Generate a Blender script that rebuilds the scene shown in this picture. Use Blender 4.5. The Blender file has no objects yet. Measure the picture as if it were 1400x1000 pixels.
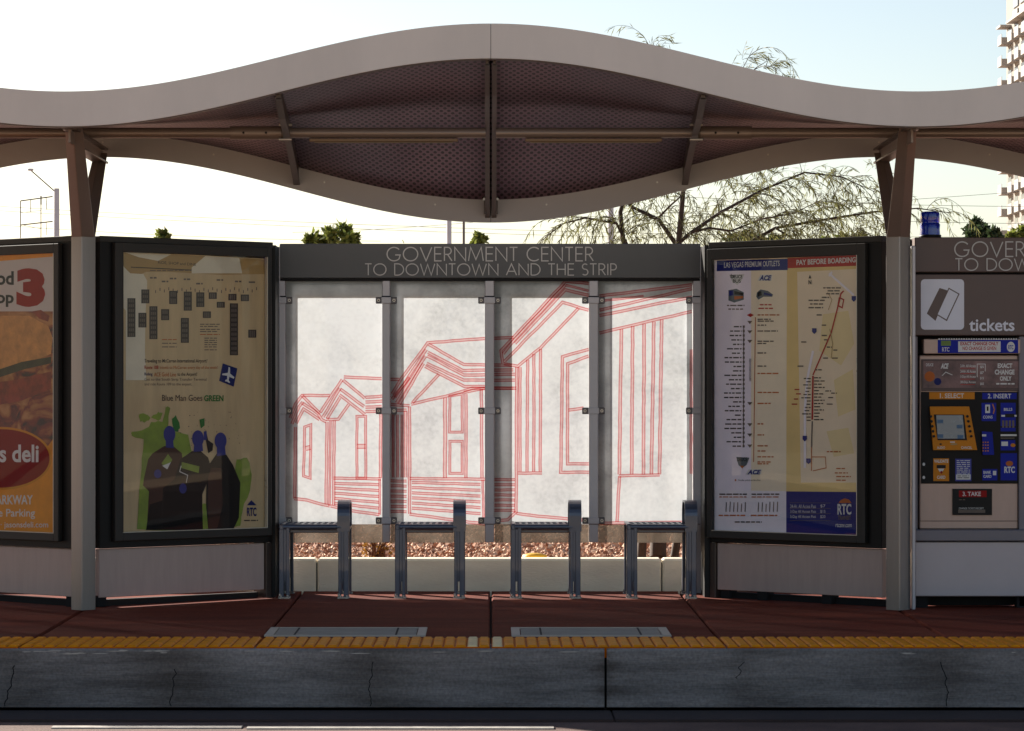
import bpy, math, random
from mathutils import Vector, Matrix, noise
random.seed(7)
R = math.radians
sc = bpy.context.scene
COL = sc.collection
# ------------------------------------------------------------------ measuring (photo pixels -> metres)
F = 4496.0; CX = 671.0; CY = 540.0; HZ = 1.237          # focal length in px, horizon, eye height over platform
def P(px, py, D): return Vector(((px-CX)*D/F, D, HZ-(py-CY)*D/F))
def X(px, D): return (px-CX)*D/F
def Z(py, D): return HZ-(py-CY)*D/F

# ------------------------------------------------------------------ materials
def lin(c):
    return tuple(((v/255)/12.92 if v/255 <= .04045 else ((v/255+.055)/1.055)**2.4) for v in c)
MATS = {}
def nt(name):
    m = bpy.data.materials.new(name); m.use_nodes = True
    n = m.node_tree; b = n.nodes['Principled BSDF']; MATS[name] = m
    return m, n, b
def mat(name, c, rough=.6, metal=0., var=.12, scale=6., bump=0., bscale=40., stretch=(1,1,1), spec=.5, coat=0.):
    """principled with a noise-broken base colour, roughness and optional bump"""
    if name in MATS: return MATS[name]
    m, n, b = nt(name)
    L = n.links.new; N = n.nodes.new
    col = lin(c)
    tc = N('ShaderNodeTexCoord'); mp = N('ShaderNodeMapping'); mp.inputs['Scale'].default_value = stretch
    L(tc.outputs['Object'], mp.inputs['Vector'])
    no = N('ShaderNodeTexNoise'); no.inputs['Scale'].default_value = scale; no.inputs['Detail'].default_value = 8
    no.inputs['Roughness'].default_value = .65
    L(mp.outputs['Vector'], no.inputs['Vector'])
    r = N('ShaderNodeValToRGB'); r.color_ramp.elements[0].position = .3; r.color_ramp.elements[1].position = .72
    r.color_ramp.elements[0].color = tuple(v*(1-var) for v in col)+(1,)
    r.color_ramp.elements[1].color = tuple(min(1, v*(1+var)) for v in col)+(1,)
    L(no.outputs['Fac'], r.inputs['Fac']); L(r.outputs['Color'], b.inputs['Base Color'])
    mr = N('ShaderNodeMapRange'); mr.inputs['To Min'].default_value = max(.02, rough-.1); mr.inputs['To Max'].default_value = min(1, rough+.12)
    L(no.outputs['Fac'], mr.inputs['Value']); L(mr.outputs['Result'], b.inputs['Roughness'])
    b.inputs['Metallic'].default_value = metal
    b.inputs['Specular IOR Level'].default_value = spec
    b.inputs['Coat Weight'].default_value = coat
    if bump:
        n2 = N('ShaderNodeTexNoise'); n2.inputs['Scale'].default_value = bscale; n2.inputs['Detail'].default_value = 6
        L(mp.outputs['Vector'], n2.inputs['Vector'])
        bp = N('ShaderNodeBump'); bp.inputs['Strength'].default_value = bump; bp.inputs['Distance'].default_value = .01
        L(n2.outputs['Fac'], bp.inputs['Height']); L(bp.outputs['Normal'], b.inputs['Normal'])
    return m
def ink(name, c, rough=.55):
    return mat('ink_'+name, c, rough, 0, .06, 12, spec=.18)
def filt(name, tint):
    """a coloured film: only filters the light that comes through"""
    m, n, b = nt(name)
    n.nodes.remove(b); t = n.nodes.new('ShaderNodeBsdfTransparent'); t.inputs['Color'].default_value = tint+(1,)
    n.links.new(t.outputs[0], n.nodes['Material Output'].inputs['Surface']); return m
def glass(name, tint, gloss=.06, rough=.02):
    m, n, b = nt(name); n.nodes.remove(b)
    t = n.nodes.new('ShaderNodeBsdfTransparent'); t.inputs['Color'].default_value = tint+(1,)
    g = n.nodes.new('ShaderNodeBsdfGlossy'); g.inputs['Roughness'].default_value = rough
    mx = n.nodes.new('ShaderNodeMixShader'); mx.inputs[0].default_value = gloss
    n.links.new(t.outputs[0], mx.inputs[1]); n.links.new(g.outputs[0], mx.inputs[2])
    n.links.new(mx.outputs[0], n.nodes['Material Output'].inputs['Surface']); return m

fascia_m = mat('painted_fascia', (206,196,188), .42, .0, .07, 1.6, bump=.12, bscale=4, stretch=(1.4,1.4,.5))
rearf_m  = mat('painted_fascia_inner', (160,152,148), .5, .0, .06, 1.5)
steel_m  = mat('painted_steel', (128,112,102), .35, .35, .08, 3)
darksteel_m = mat('bronze_steel', (78,66,58), .4, .3, .1, 3)
brushed_m = mat('brushed_aluminium', (150,148,150), .34, .55, .12, 5, stretch=(9,9,.6))
post_m   = mat('post_aluminium', (140,134,130), .34, .6, .08, 4, stretch=(5,5,.5))
mull_m   = mat('mullion_grey', (176,172,174), .4, .4, .08, 5)
bench_m  = mat('bench_metallic_grey', (88,92,104), .36, .5, .08, 8, coat=.3)
black_m  = mat('black_box', (22,20,18), .45, .0, .15, 6, spec=.25)
frame_m  = mat('dark_frame', (52,49,45), .45, .1, .12, 5, spec=.3)
head_m   = mat('header_charcoal', (76,76,76), .4, .0, .08, 4)
headb_m  = mat('header_brown', (90,72,66), .45, .0, .08, 4)
letter_m = mat('letter_aluminium', (176,172,168), .4, .2, .06, 9)
kick_m   = mat('kick_panel', (184,162,150), .5, .1, .08, 3, stretch=(7,7,.8))
conc_m   = mat('pale_concrete', (246,234,210), .85, 0, .12, 2.2, bump=.35, bscale=60, stretch=(.6,1,2.2))
dark_m   = mat('dark_gap', (22,20,20), .9, 0, .2, 6)
white_m  = mat('white_paint', (222,220,214), .6, 0, .15, 9)
blackp_m = ink('black', (20,20,22), .4)

# printed glass
def print_glass():
    m, n, b = nt('printed_glass'); n.nodes.remove(b); N = n.nodes.new; L = n.links.new
    tc = N('ShaderNodeTexCoord')
    mp = N('ShaderNodeMapping'); mp.inputs['Scale'].default_value = (1,1,1.0); mp.inputs['Rotation'].default_value = (0, R(35), 0)
    L(tc.outputs['Object'], mp.inputs['Vector'])
    n1 = N('ShaderNodeTexNoise'); n1.inputs['Scale'].default_value = 3.6; n1.inputs['Detail'].default_value = 12; n1.inputs['Roughness'].default_value = .72; n1.inputs['Distortion'].default_value = .35
    L(mp.outputs['Vector'], n1.inputs['Vector'])
    n2 = N('ShaderNodeTexNoise'); n2.inputs['Scale'].default_value = .85; n2.inputs['Detail'].default_value = 3; n2.inputs['Distortion'].default_value = .6
    L(tc.outputs['Object'], n2.inputs['Vector'])
    mixf = N('ShaderNodeMix'); mixf.data_type = 'FLOAT'; mixf.inputs[0].default_value = .55
    L(n1.outputs['Fac'], mixf.inputs[2]); L(n2.outputs['Fac'], mixf.inputs[3])
    n3 = N('ShaderNodeTexNoise'); n3.inputs['Scale'].default_value = 38; n3.inputs['Detail'].default_value = 6; L(tc.outputs['Object'], n3.inputs['Vector'])
    n4 = N('ShaderNodeTexVoronoi'); n4.inputs['Scale'].default_value = 3.2; n4.feature='SMOOTH_F1'
    mpv = N('ShaderNodeMapping'); mpv.inputs['Scale'].default_value=(1,1,.55); L(n1.outputs['Color'], mpv.inputs['Vector']); L(mpv.outputs[0], n4.inputs['Vector'])
    m4 = N('ShaderNodeMix'); m4.data_type='FLOAT'; m4.inputs[0].default_value=.24; L(mixf.outputs[0], m4.inputs[2]); L(n3.outputs['Fac'], m4.inputs[3])
    m5 = N('ShaderNodeMix'); m5.data_type='FLOAT'; m5.inputs[0].default_value=.18; L(m4.outputs[0], m5.inputs[2]); L(n4.outputs['Distance'], m5.inputs[3])
    r = N('ShaderNodeValToRGB'); e = r.color_ramp.elements
    e[0].position = .36; e[0].color = (.245,.257,.272,1); e[1].position = .57; e[1].color = (.372,.386,.405,1)
    k = e.new(.43); k.color = (.30,.312,.328,1); k = e.new(.48); k.color = (.335,.348,.364,1)
    L(m5.outputs[0], r.inputs['Fac'])
    t = N('ShaderNodeBsdfTranslucent'); L(r.outputs['Color'], t.inputs['Color'])
    d = N('ShaderNodeBsdfDiffuse'); L(r.outputs['Color'], d.inputs['Color'])
    tr = N('ShaderNodeBsdfTransparent')
    m1 = N('ShaderNodeMixShader'); m1.inputs[0].default_value = .30; L(t.outputs[0], m1.inputs[1]); L(d.outputs[0], m1.inputs[2])
    m2 = N('ShaderNodeMixShader'); m2.inputs[0].default_value = .035; L(m1.outputs[0], m2.inputs[1]); L(tr.outputs[0], m2.inputs[2])
    g = N('ShaderNodeBsdfGlossy'); g.inputs['Roughness'].default_value = .04
    m3 = N('ShaderNodeMixShader'); m3.inputs[0].default_value = .03; L(m2.outputs[0], m3.inputs[1]); L(g.outputs[0], m3.inputs[2])
    L(m3.outputs[0], n.nodes['Material Output'].inputs['Surface']); return m
def translucent_mat(name,c):
    m,n,b=nt(name); n.nodes.remove(b); N=n.nodes.new; L=n.links.new
    tc=N('ShaderNodeTexCoord'); n1=N('ShaderNodeTexNoise'); n1.inputs['Scale'].default_value=3.5; n1.inputs['Detail'].default_value=9; n1.inputs['Distortion'].default_value=1.; L(tc.outputs['Object'],n1.inputs['Vector'])
    r=N('ShaderNodeValToRGB'); e=r.color_ramp.elements; e[0].position=.35; e[0].color=tuple(v*.55 for v in c)+(1,); e[1].position=.65; e[1].color=tuple(min(1,v*1.35) for v in c)+(1,); L(n1.outputs['Fac'],r.inputs['Fac'])
    t=N('ShaderNodeBsdfTranslucent'); L(r.outputs['Color'],t.inputs['Color']); L(t.outputs[0],n.nodes['Material Output'].inputs['Surface']); return m
pglass_m = print_glass()
clear_m = glass('clear_glass', (.93,.95,.95), .05)
tint_m = glass('tinted_glass_foot', (.22,.17,.145), .12, .12)
def dirty():
    n=tint_m.node_tree; N=n.nodes.new; L=n.links.new; out=n.nodes['Material Output']; src=out.inputs['Surface'].links[0].from_socket
    tc=N('ShaderNodeTexCoord'); n1=N('ShaderNodeTexNoise'); n1.inputs['Scale'].default_value=5; n1.inputs['Detail'].default_value=8; L(tc.outputs['Object'],n1.inputs['Vector'])
    r=N('ShaderNodeValToRGB'); e=r.color_ramp.elements; e[0].position=.35; e[0].color=(.05,.036,.028,1); e[1].position=.7; e[1].color=(.13,.105,.085,1); L(n1.outputs['Fac'],r.inputs['Fac'])
    t=N('ShaderNodeBsdfTranslucent'); L(r.outputs['Color'],t.inputs['Color']); mx=N('ShaderNodeMixShader'); mx.inputs[0].default_value=.45
    L(src,mx.inputs[1]); L(t.outputs[0],mx.inputs[2]); L(mx.outputs[0],out.inputs['Surface'])
dirty()
case_glass_m = glass('case_glass', (.96,.96,.96), .022, .01)
art_fill = filt('art_pink_film', (1.0,.72,.70)); art_line = filt('art_red_film', (.84,.34,.35))

# ------------------------------------------------------------------ mesh building
class MB:
    def __init__(s): s.v=[]; s.f=[]; s.m=[]; s.mats=[]; s.sm=[]
    def mi(s, m):
        if m not in s.mats: s.mats.append(m)
        return s.mats.index(m)
    def face(s, pts, m, smooth=False):
        i = len(s.v); s.v += [Vector(p) for p in pts]; s.f.append(tuple(range(i, i+len(pts)))); s.m.append(s.mi(m)); s.sm.append(smooth)
    def add(s, verts, faces, m, smooth=False):
        i = len(s.v); s.v += [Vector(p) for p in verts]; k = s.mi(m)
        for f in faces: s.f.append(tuple(i+a for a in f)); s.m.append(k); s.sm.append(smooth)
    def box(s, x0,x1,y0,y1,z0,z1, m, M=None, bev=0.):
        if x0>x1: x0,x1=x1,x0
        if y0>y1: y0,y1=y1,y0
        if z0>z1: z0,z1=z1,z0
        if bev:
            b = min(bev, (x1-x0)*.45, (y1-y0)*.45, (z1-z0)*.45)
            vs=[]; idx={}
            for i,(xa,sx) in enumerate(((x0,1),(x1,-1))):
                for j,(ya,sy) in enumerate(((y0,1),(y1,-1))):
                    for k,(za,sz) in enumerate(((z0,1),(z1,-1))):
                        idx[i,j,k]=len(vs)
                        vs += [(xa, ya+sy*b, za+sz*b), (xa+sx*b, ya, za+sz*b), (xa+sx*b, ya+sy*b, za)]
            fs=[]
            q = lambda i,j,k,a: idx[i,j,k]+a
            for i in (0,1): fs.append((q(i,0,0,0),q(i,1,0,0),q(i,1,1,0),q(i,0,1,0)))
            for j in (0,1): fs.append((q(0,j,0,1),q(1,j,0,1),q(1,j,1,1),q(0,j,1,1)))
            for k in (0,1): fs.append((q(0,0,k,2),q(1,0,k,2),q(1,1,k,2),q(0,1,k,2)))
            for j in (0,1):
                for k in (0,1): fs.append((q(0,j,k,1),q(1,j,k,1),q(1,j,k,2),q(0,j,k,2)))
            for i in (0,1):
                for k in (0,1): fs.append((q(i,0,k,0),q(i,1,k,0),q(i,1,k,2),q(i,0,k,2)))
            for i in (0,1):
                for j in (0,1): fs.append((q(i,j,0,0),q(i,j,1,0),q(i,j,1,1),q(i,j,0,1)))
            for i in (0,1):
                for j in (0,1):
                    for k in (0,1): fs.append((q(i,j,k,0),q(i,j,k,1),q(i,j,k,2)))
        else:
            vs=[(x,y,z) for x in (x0,x1) for y in (y0,y1) for z in (z0,z1)]
            fs=[(0,1,3,2),(4,6,7,5),(0,4,5,1),(2,3,7,6),(0,2,6,4),(1,5,7,3)]
        if M is not None: vs=[M @ Vector(p) for p in vs]
        c = sum((Vector(p) for p in vs), Vector())/len(vs)
        out=[]
        for f in fs:
            a,b_,c_ = Vector(vs[f[0]]),Vector(vs[f[1]]),Vector(vs[f[2]])
            if (b_-a).cross(c_-a).dot(a-c)<0: f=tuple(reversed(f))
            out.append(f)
        s.add(vs,out,m)
    def tube(s, pts, r, m, n=8, smooth=True, cap=True, rot=0.):
        pts=[Vector(p) for p in pts]; rs = r if isinstance(r,(list,tuple)) else [r]*len(pts)
        vs=[]; up=None
        for i,p in enumerate(pts):
            d=(pts[min(i+1,len(pts)-1)]-pts[max(i-1,0)]).normalized()
            if up is None: up = Vector((0,0,1)) if abs(d.z)<.9 else Vector((0,1,0))
            a=d.cross(up).normalized(); b=a.cross(d).normalized(); up=b
            for k in range(n):
                t=2*math.pi*k/n+rot; vs.append(p+(a*math.cos(t)+b*math.sin(t))*rs[i])
        fs=[]
        for i in range(len(pts)-1):
            for k in range(n):
                fs.append((i*n+k,i*n+(k+1)%n,(i+1)*n+(k+1)%n,(i+1)*n+k))
        s.add(vs,fs,m,smooth)
        if cap:
            s.add(vs[:n],[tuple(reversed(range(n)))],m); s.add(vs[-n:],[tuple(range(n))],m)
    def lathe(s, c, prof, m, n=24):
        vs=[]; 
        for r_,z in prof:
            for k in range(n):
                t=2*math.pi*k/n; vs.append((c[0]+r_*math.cos(t),c[1]+r_*math.sin(t),c[2]+z))
        fs=[]
        for i in range(len(prof)-1):
            for k in range(n): fs.append((i*n+k,i*n+(k+1)%n,(i+1)*n+(k+1)%n,(i+1)*n+k))
        s.add(vs,fs,m,True)
    def mesh(s, name, off):
        me=bpy.data.meshes.new(name); me.from_pydata([tuple(v-off) for v in s.v],[],s.f)
        for m in s.mats: me.materials.append(m)
        me.polygons.foreach_set('material_index', s.m); me.polygons.foreach_set('use_smooth', s.sm)
        me.update(); return me
ROOTLOC={}
def thing(name, label, cat, loc, group=None):
    o=bpy.data.objects.new(name,None); COL.objects.link(o); o.location=loc; o.empty_display_size=.2
    o['label']=label; o['category']=cat
    if group: o['group']=group
    ROOTLOC[o.name]=Vector(loc); return o
def part(name, mb, parent, label=None):
    off=ROOTLOC[parent.name]; o=bpy.data.objects.new(name, mb.mesh(name,off)); COL.objects.link(o); o.parent=parent
    ROOTLOC[o.name]=off
    if label: o['label']=label
    return o
def single(name, mb, loc, label, cat, group=None):
    o=bpy.data.objects.new(name, mb.mesh(name,Vector(loc))); o.location=loc; COL.objects.link(o)
    o['label']=label; o['category']=cat
    if group: o['group']=group
    return o
def struct(name, mb, kind='structure'):
    o=bpy.data.objects.new(name, mb.mesh(name,Vector((0,0,0)))); COL.objects.link(o); o['kind']=kind
    return o
def dup(root, dloc, label):
    r=root.copy(); COL.objects.link(r); r.location=root.location+Vector(dloc); r['label']=label
    for ch in list(root.children):
        c=ch.copy(); COL.objects.link(c); c.parent=r
        for g in ch.children:
            d=g.copy(); COL.objects.link(d); d.parent=c
    return r

# ------------------------------------------------------------------ printing on planes
class Plane:
    """a real plane in the scene; photo pixels are intersected with it to measure the print"""
    def __init__(s, O, U): s.O=Vector(O); s.U=Vector(U).normalized(); s.V=Vector((0,0,1)); s.N=s.U.cross(s.V); s.k=0
    def uv(s, px, py):
        C=Vector((0,0,HZ)); d=Vector(((px-CX)/F,1,-(py-CY)/F))
        t=(s.O-C).dot(s.N)/d.dot(s.N); q=C+d*t-s.O
        return q.dot(s.U), q.dot(s.V)
    def pt(s,u,v,h): return s.O+s.U*u+s.V*v+s.N*h
    def lift(s): s.k+=1; return .0006+.000012*s.k
class Print:
    def __init__(s, mb, plane): s.mb=mb; s.p=plane
    def poly(s, pts, m):
        h=s.p.lift(); q=[s.p.uv(*a) for a in pts]
        ar=sum(q[i][0]*q[(i+1)%len(q)][1]-q[(i+1)%len(q)][0]*q[i][1] for i in range(len(q)))
        if ar<0: q=q[::-1]
        s.mb.face([s.p.pt(u,v,h) for u,v in q], m)
    def rect(s,x0,y0,x1,y1,m): s.poly([(x0,y0),(x1,y0),(x1,y1),(x0,y1)],m)
    def ell(s,cx,cy,rx,ry,m,n=28): s.poly([(cx+rx*math.cos(2*math.pi*i/n),cy+ry*math.sin(2*math.pi*i/n)) for i in range(n)],m)
    def line(s, pts, w, m, closed=False):
        """w in photo px"""
        h=s.p.lift(); q=[Vector(s.p.uv(*a)) for a in pts]; w=w*19.6/F/2
        strip(s.mb, s.p, q, [-w,w], [m], h, closed)
    def text(s, body, x0,y0,x1,y1, m, bold=0., shear=0.):
        h=s.p.lift(); vs,fs=glyphs(body,bold,shear)
        if not vs: return
        ax=min(v[0] for v in vs); bx=max(v[0] for v in vs); ay=min(v[1] for v in vs); by=max(v[1] for v in vs)
        out=[]
        for a,b in vs:
            fx=(a-ax)/(bx-ax); fy=(b-ay)/(by-ay)
            u,v=s.p.uv(x0+(x1-x0)*fx, y1+(y0-y1)*fy) if not isinstance(y0,tuple) else s.p.uv(x0+(x1-x0)*fx, (y1[0]+(y1[1]-y1[0])*fx)+((y0[0]-y1[0])+((y0[1]-y1[1])-(y0[0]-y1[0]))*fx)*fy)
            out.append(s.p.pt(u,v,h))
        s.mb.add(out,fs,m)
    def greek(s,x0,y0,x1,h,m,rnd=random):
        """a line of tiny illegible words"""
        x=x0
        while x<x1-1:
            w=min(rnd.uniform(3,9),x1-x)
            s.rect(x,y0,x+w,y0+h,m); x+=w+1.3
GC={}
def glyphs(body,bold,shear):
    k=(body,bold,shear)
    if k in GC: return GC[k]
    cu=bpy.data.curves.new('t','FONT'); cu.body=body; cu.resolution_u=3; cu.offset=bold; cu.shear=shear; cu.fill_mode='FRONT' if hasattr(cu,'fill_mode') else cu.fill_mode
    o=bpy.data.objects.new('t',cu); COL.objects.link(o)
    dg=bpy.context.evaluated_depsgraph_get(); dg.update()
    ev=o.evaluated_get(dg); me=ev.to_mesh()
    vs=[(v.co.x,v.co.y) for v in me.vertices]; fs=[]
    for p in me.polygons:
        t=tuple(p.vertices)
        a,b,c=[vs[i] for i in t[:3]]
        if (b[0]-a[0])*(c[1]-a[1])-(b[1]-a[1])*(c[0]-a[0])<0: t=t[::-1]
        fs.append(t)
    ev.to_mesh_clear(); bpy.data.objects.remove(o); bpy.data.curves.remove(cu)
    GC[k]=(vs,fs); return GC[k]
def strip(mb, pl, q, cols, ms, h, closed=False):
    """mitred strip along the polyline q (plane uv); cols = side offsets, ms = a material between each two"""
    n=len(q); rows=[]
    for i in range(n):
        if closed: a=q[i-1]; c=q[(i+1)%n]
        else: a=q[max(i-1,0)]; c=q[min(i+1,n-1)]
        d1=(q[i]-a) if (q[i]-a).length>1e-9 else (c-q[i]); d2=(c-q[i]) if (c-q[i]).length>1e-9 else d1
        d1=d1.normalized(); d2=d2.normalized(); t=(d1+d2)
        t=t.normalized() if t.length>.2 else d2
        nn=Vector((-t.y,t.x)); k=1/max(.45,nn.dot(Vector((-d1.y,d1.x))))
        rows.append([q[i]+nn*o*k for o in cols])
    m_=n if closed else n-1
    for i in range(m_):
        A=rows[i]; B=rows[(i+1)%n]
        for j in range(len(cols)-1):
            mb.face([pl.pt(A[j].x,A[j].y,h),pl.pt(B[j].x,B[j].y,h),pl.pt(B[j+1].x,B[j+1].y,h),pl.pt(A[j+1].x,A[j+1].y,h)][::-1], ms[j])
def arc(cx,cy,rx,ry,a0,a1,n=14): return [(cx+rx*math.cos(R(a0+(a1-a0)*i/n)),cy+ry*math.sin(R(a0+(a1-a0)*i/n))) for i in range(n+1)]
GL={ # thin geometric capitals: (width, strokes), cap height 1
'G':(.92,[arc(.47,.5,.46,.5,42,318,20)+[(.88,.44),(.55,.44)]]),
'O':(1.0,[arc(.5,.5,.48,.5,90,450,26)]),
'V':(.76,[[(0,1),(.38,0),(.76,1)]]),
'E':(.50,[[(.5,1),(.04,1),(.04,0),(.5,0)],[(.04,.52),(.47,.52)]]),
'R':(.54,[[(.04,0),(.04,1),(.25,1)]+arc(.25,.74,.24,.26,90,-90,10)+[(.04,.48)],[(.25,.48),(.54,0)]]),
'N':(.80,[[(.04,0),(.04,1),(.76,0),(.76,1)]]),
'M':(.98,[[(.0,0),(.14,1),(.49,.1),(.84,1),(.98,0)]]),
'T':(.52,[[(0,1),(.52,1)],[(.26,1),(.26,0)]]),
'C':(.80,[arc(.48,.5,.46,.5,48,312,20)]),
'D':(.76,[[(.04,0),(.04,1),(.26,1)]+arc(.26,.5,.48,.5,90,-90,16)+[(.04,0)]]),
'W':(1.12,[[(0,1),(.28,0),(.56,.95),(.84,0),(1.12,1)]]),
'A':(.80,[[(0,0),(.4,1),(.8,0)],[(.16,.34),(.64,.34)]]),
'H':(.70,[[(.04,0),(.04,1)],[(.66,0),(.66,1)],[(.04,.52),(.66,.52)]]),
'S':(.48,[arc(.25,.755,.21,.235,40,270,12)+arc(.24,.27,.23,.26,90,-140,14)]),
'I':(.08,[[(.04,0),(.04,1)]]),
'P':(.50,[[(.04,0),(.04,1),(.24,1)]+arc(.24,.73,.24,.27,90,-90,10)+[(.04,.46)]]),
' ':(.32,[])}
def futura(root, pl, body, u0,v0,u1,v1, m, sw=.075, thick=.004):
    mb=MB()
    gap=.15; tot=sum(GL[c][0] for c in body)+gap*(len(body)-1)
    H=v1-v0; kx=(u1-u0)/tot; x=0
    for c in body:
        w,sts=GL[c]
        for st in sts:
            h=thick+pl.lift()-.0006
            q=[Vector((u0+(x+a)*kx, v0+b*H)) for a,b in st]
            strip(mb,pl,q,[-sw*H/2,sw*H/2],[m],h)
        x+=w+gap
        if c==' ': part('lettering',mb,root); mb=MB()
    part('lettering',mb,root)

# ================================================================== GROUND
def zp(D): return -.008*(20-D)                            # the platform falls gently to the kerb
KE=16.44                                                  # kerb edge
XL,XR=-16.,16.
def paving():
    m,n,b=nt('red_stamped_concrete'); N=n.nodes.new; L=n.links.new
    tc=N('ShaderNodeTexCoord')
    n1=N('ShaderNodeTexNoise'); n1.inputs['Scale'].default_value=1.3; n1.inputs['Detail'].default_value=9; n1.inputs['Roughness'].default_value=.7
    mp=N('ShaderNodeMapping'); mp.inputs['Scale'].default_value=(.5,2.4,1); L(tc.outputs['Object'],mp.inputs['Vector']); L(mp.outputs['Vector'],n1.inputs['Vector'])
    r=N('ShaderNodeValToRGB'); e=r.color_ramp.elements; e[0].position=.3; e[0].color=lin((78,26,12))+(1,); e[1].position=.7; e[1].color=lin((130,56,34))+(1,)
    L(n1.outputs['Fac'],r.inputs['Fac'])
    n2=N('ShaderNodeTexNoise'); n2.inputs['Scale'].default_value=55; n2.inputs['Detail'].default_value=5; L(tc.outputs['Object'],n2.inputs['Vector'])
    mx=N('ShaderNodeMix'); mx.data_type='RGBA'; mx.blend_type='OVERLAY'; mx.inputs[0].default_value=.55
    L(r.outputs['Color'],mx.inputs[6]); L(n2.outputs['Fac'],mx.inputs[7]); L(mx.outputs[2],b.inputs['Base Color'])
    b.inputs['Roughness'].default_value=.9; b.inputs['Specular IOR Level'].default_value=.15
    bp=N('ShaderNodeBump'); bp.inputs['Strength'].default_value=.5; bp.inputs['Distance'].default_value=.006; L(n2.outputs['Fac'],bp.inputs['Height']); L(bp.outputs['Normal'],b.inputs['Normal'])
    return m
pave_m=paving(); joint_m=mat('joint_filler',(40,26,24),.9)
# slabs with real gaps between them
mb=MB(); BACK=20.62; gj=.012
joints=[i*1.18 for i in range(-13,14)]
for i in range(len(joints)-1):
    a,b=joints[i]+gj/2,joints[i+1]-gj/2
    d0,d1=KE+.62,BACK
    bv=.01
    top=[(a+bv,d0,zp(d0)),(b-bv,d0,zp(d0)),(b-bv,d1,zp(d1)),(a+bv,d1,zp(d1))]
    mb.face(top,pave_m)
    for xx,xo in ((a+bv,a),(b-bv,b)):
        f=[(xx,d0,zp(d0)),(xo,d0,zp(d0)-bv),(xo,d1,zp(d1)-bv),(xx,d1,zp(d1))]
        mb.face(f if xx<xo else f[::-1],pave_m)
        g=[(xo,d0,zp(d0)-bv),(xo,d0,-.1),(xo,d1,-.1),(xo,d1,zp(d1)-bv)]
        mb.face(g if xx<xo else g[::-1],pave_m)
    mb.face([(a,d1,-.2),(b,d1,-.2),(b,d1,zp(d1)),(a,d1,zp(d1))][::-1],pave_m)
mb.face([(XL,KE+.6,-.06),(XR,KE+.6,-.06),(XR,BACK,-.03),(XL,BACK,-.03)],joint_m)
struct('platform',mb)
# tactile strip: yellow, rows of raised bars
yelb_m=mat('yellow_tactile_base',(190,96,2),.7,0,.25,14,spec=.1); yel_m=mat('yellow_tactile',(232,142,4),.6,0,.22,14,spec=.15); yelw_m=mat('worn_yellow_tactile',(236,208,150),.6,0,.2,14)
mb=MB(); y0,y1=KE+.012,KE+.62
for i in range(-7,7):
    a,b=i*1.18+.004,(i+1)*1.18-.004
    for m_,c,d in ((yel_m,a,b),):
        mb.box(c,d,y0,y1,zp(KE)-.05,zp(KE)+.004,yelb_m)
    n=20; st=(b-a)/n
    for k in range(n):
        x=a+(k+.5)*st; w=.025; zz=zp(KE)+.004
        wm = yelw_m if (abs(x+.06)<.10 and k%2==0) else yel_m
        rows=1; ry=(y1-y0)/rows
        for j in range(rows):
            ya=y0+j*ry+.008; yb=ya+ry-.014; cx=x
            hh=.008
            v=[(cx-w,ya,zz),(cx+w,ya,zz),(cx+w,yb,zz),(cx-w,yb,zz),(cx-w*.7,ya+.012,zz+hh),(cx+w*.7,ya+.012,zz+hh),(cx+w*.7,yb-.012,zz+hh),(cx-w*.7,yb-.012,zz+hh)]
            mb.add(v,[(0,1,5,4),(1,2,6,5),(2,3,7,6),(3,0,4,7),(4,5,6,7)],wm)
struct('tactile_strip',mb)
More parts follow.
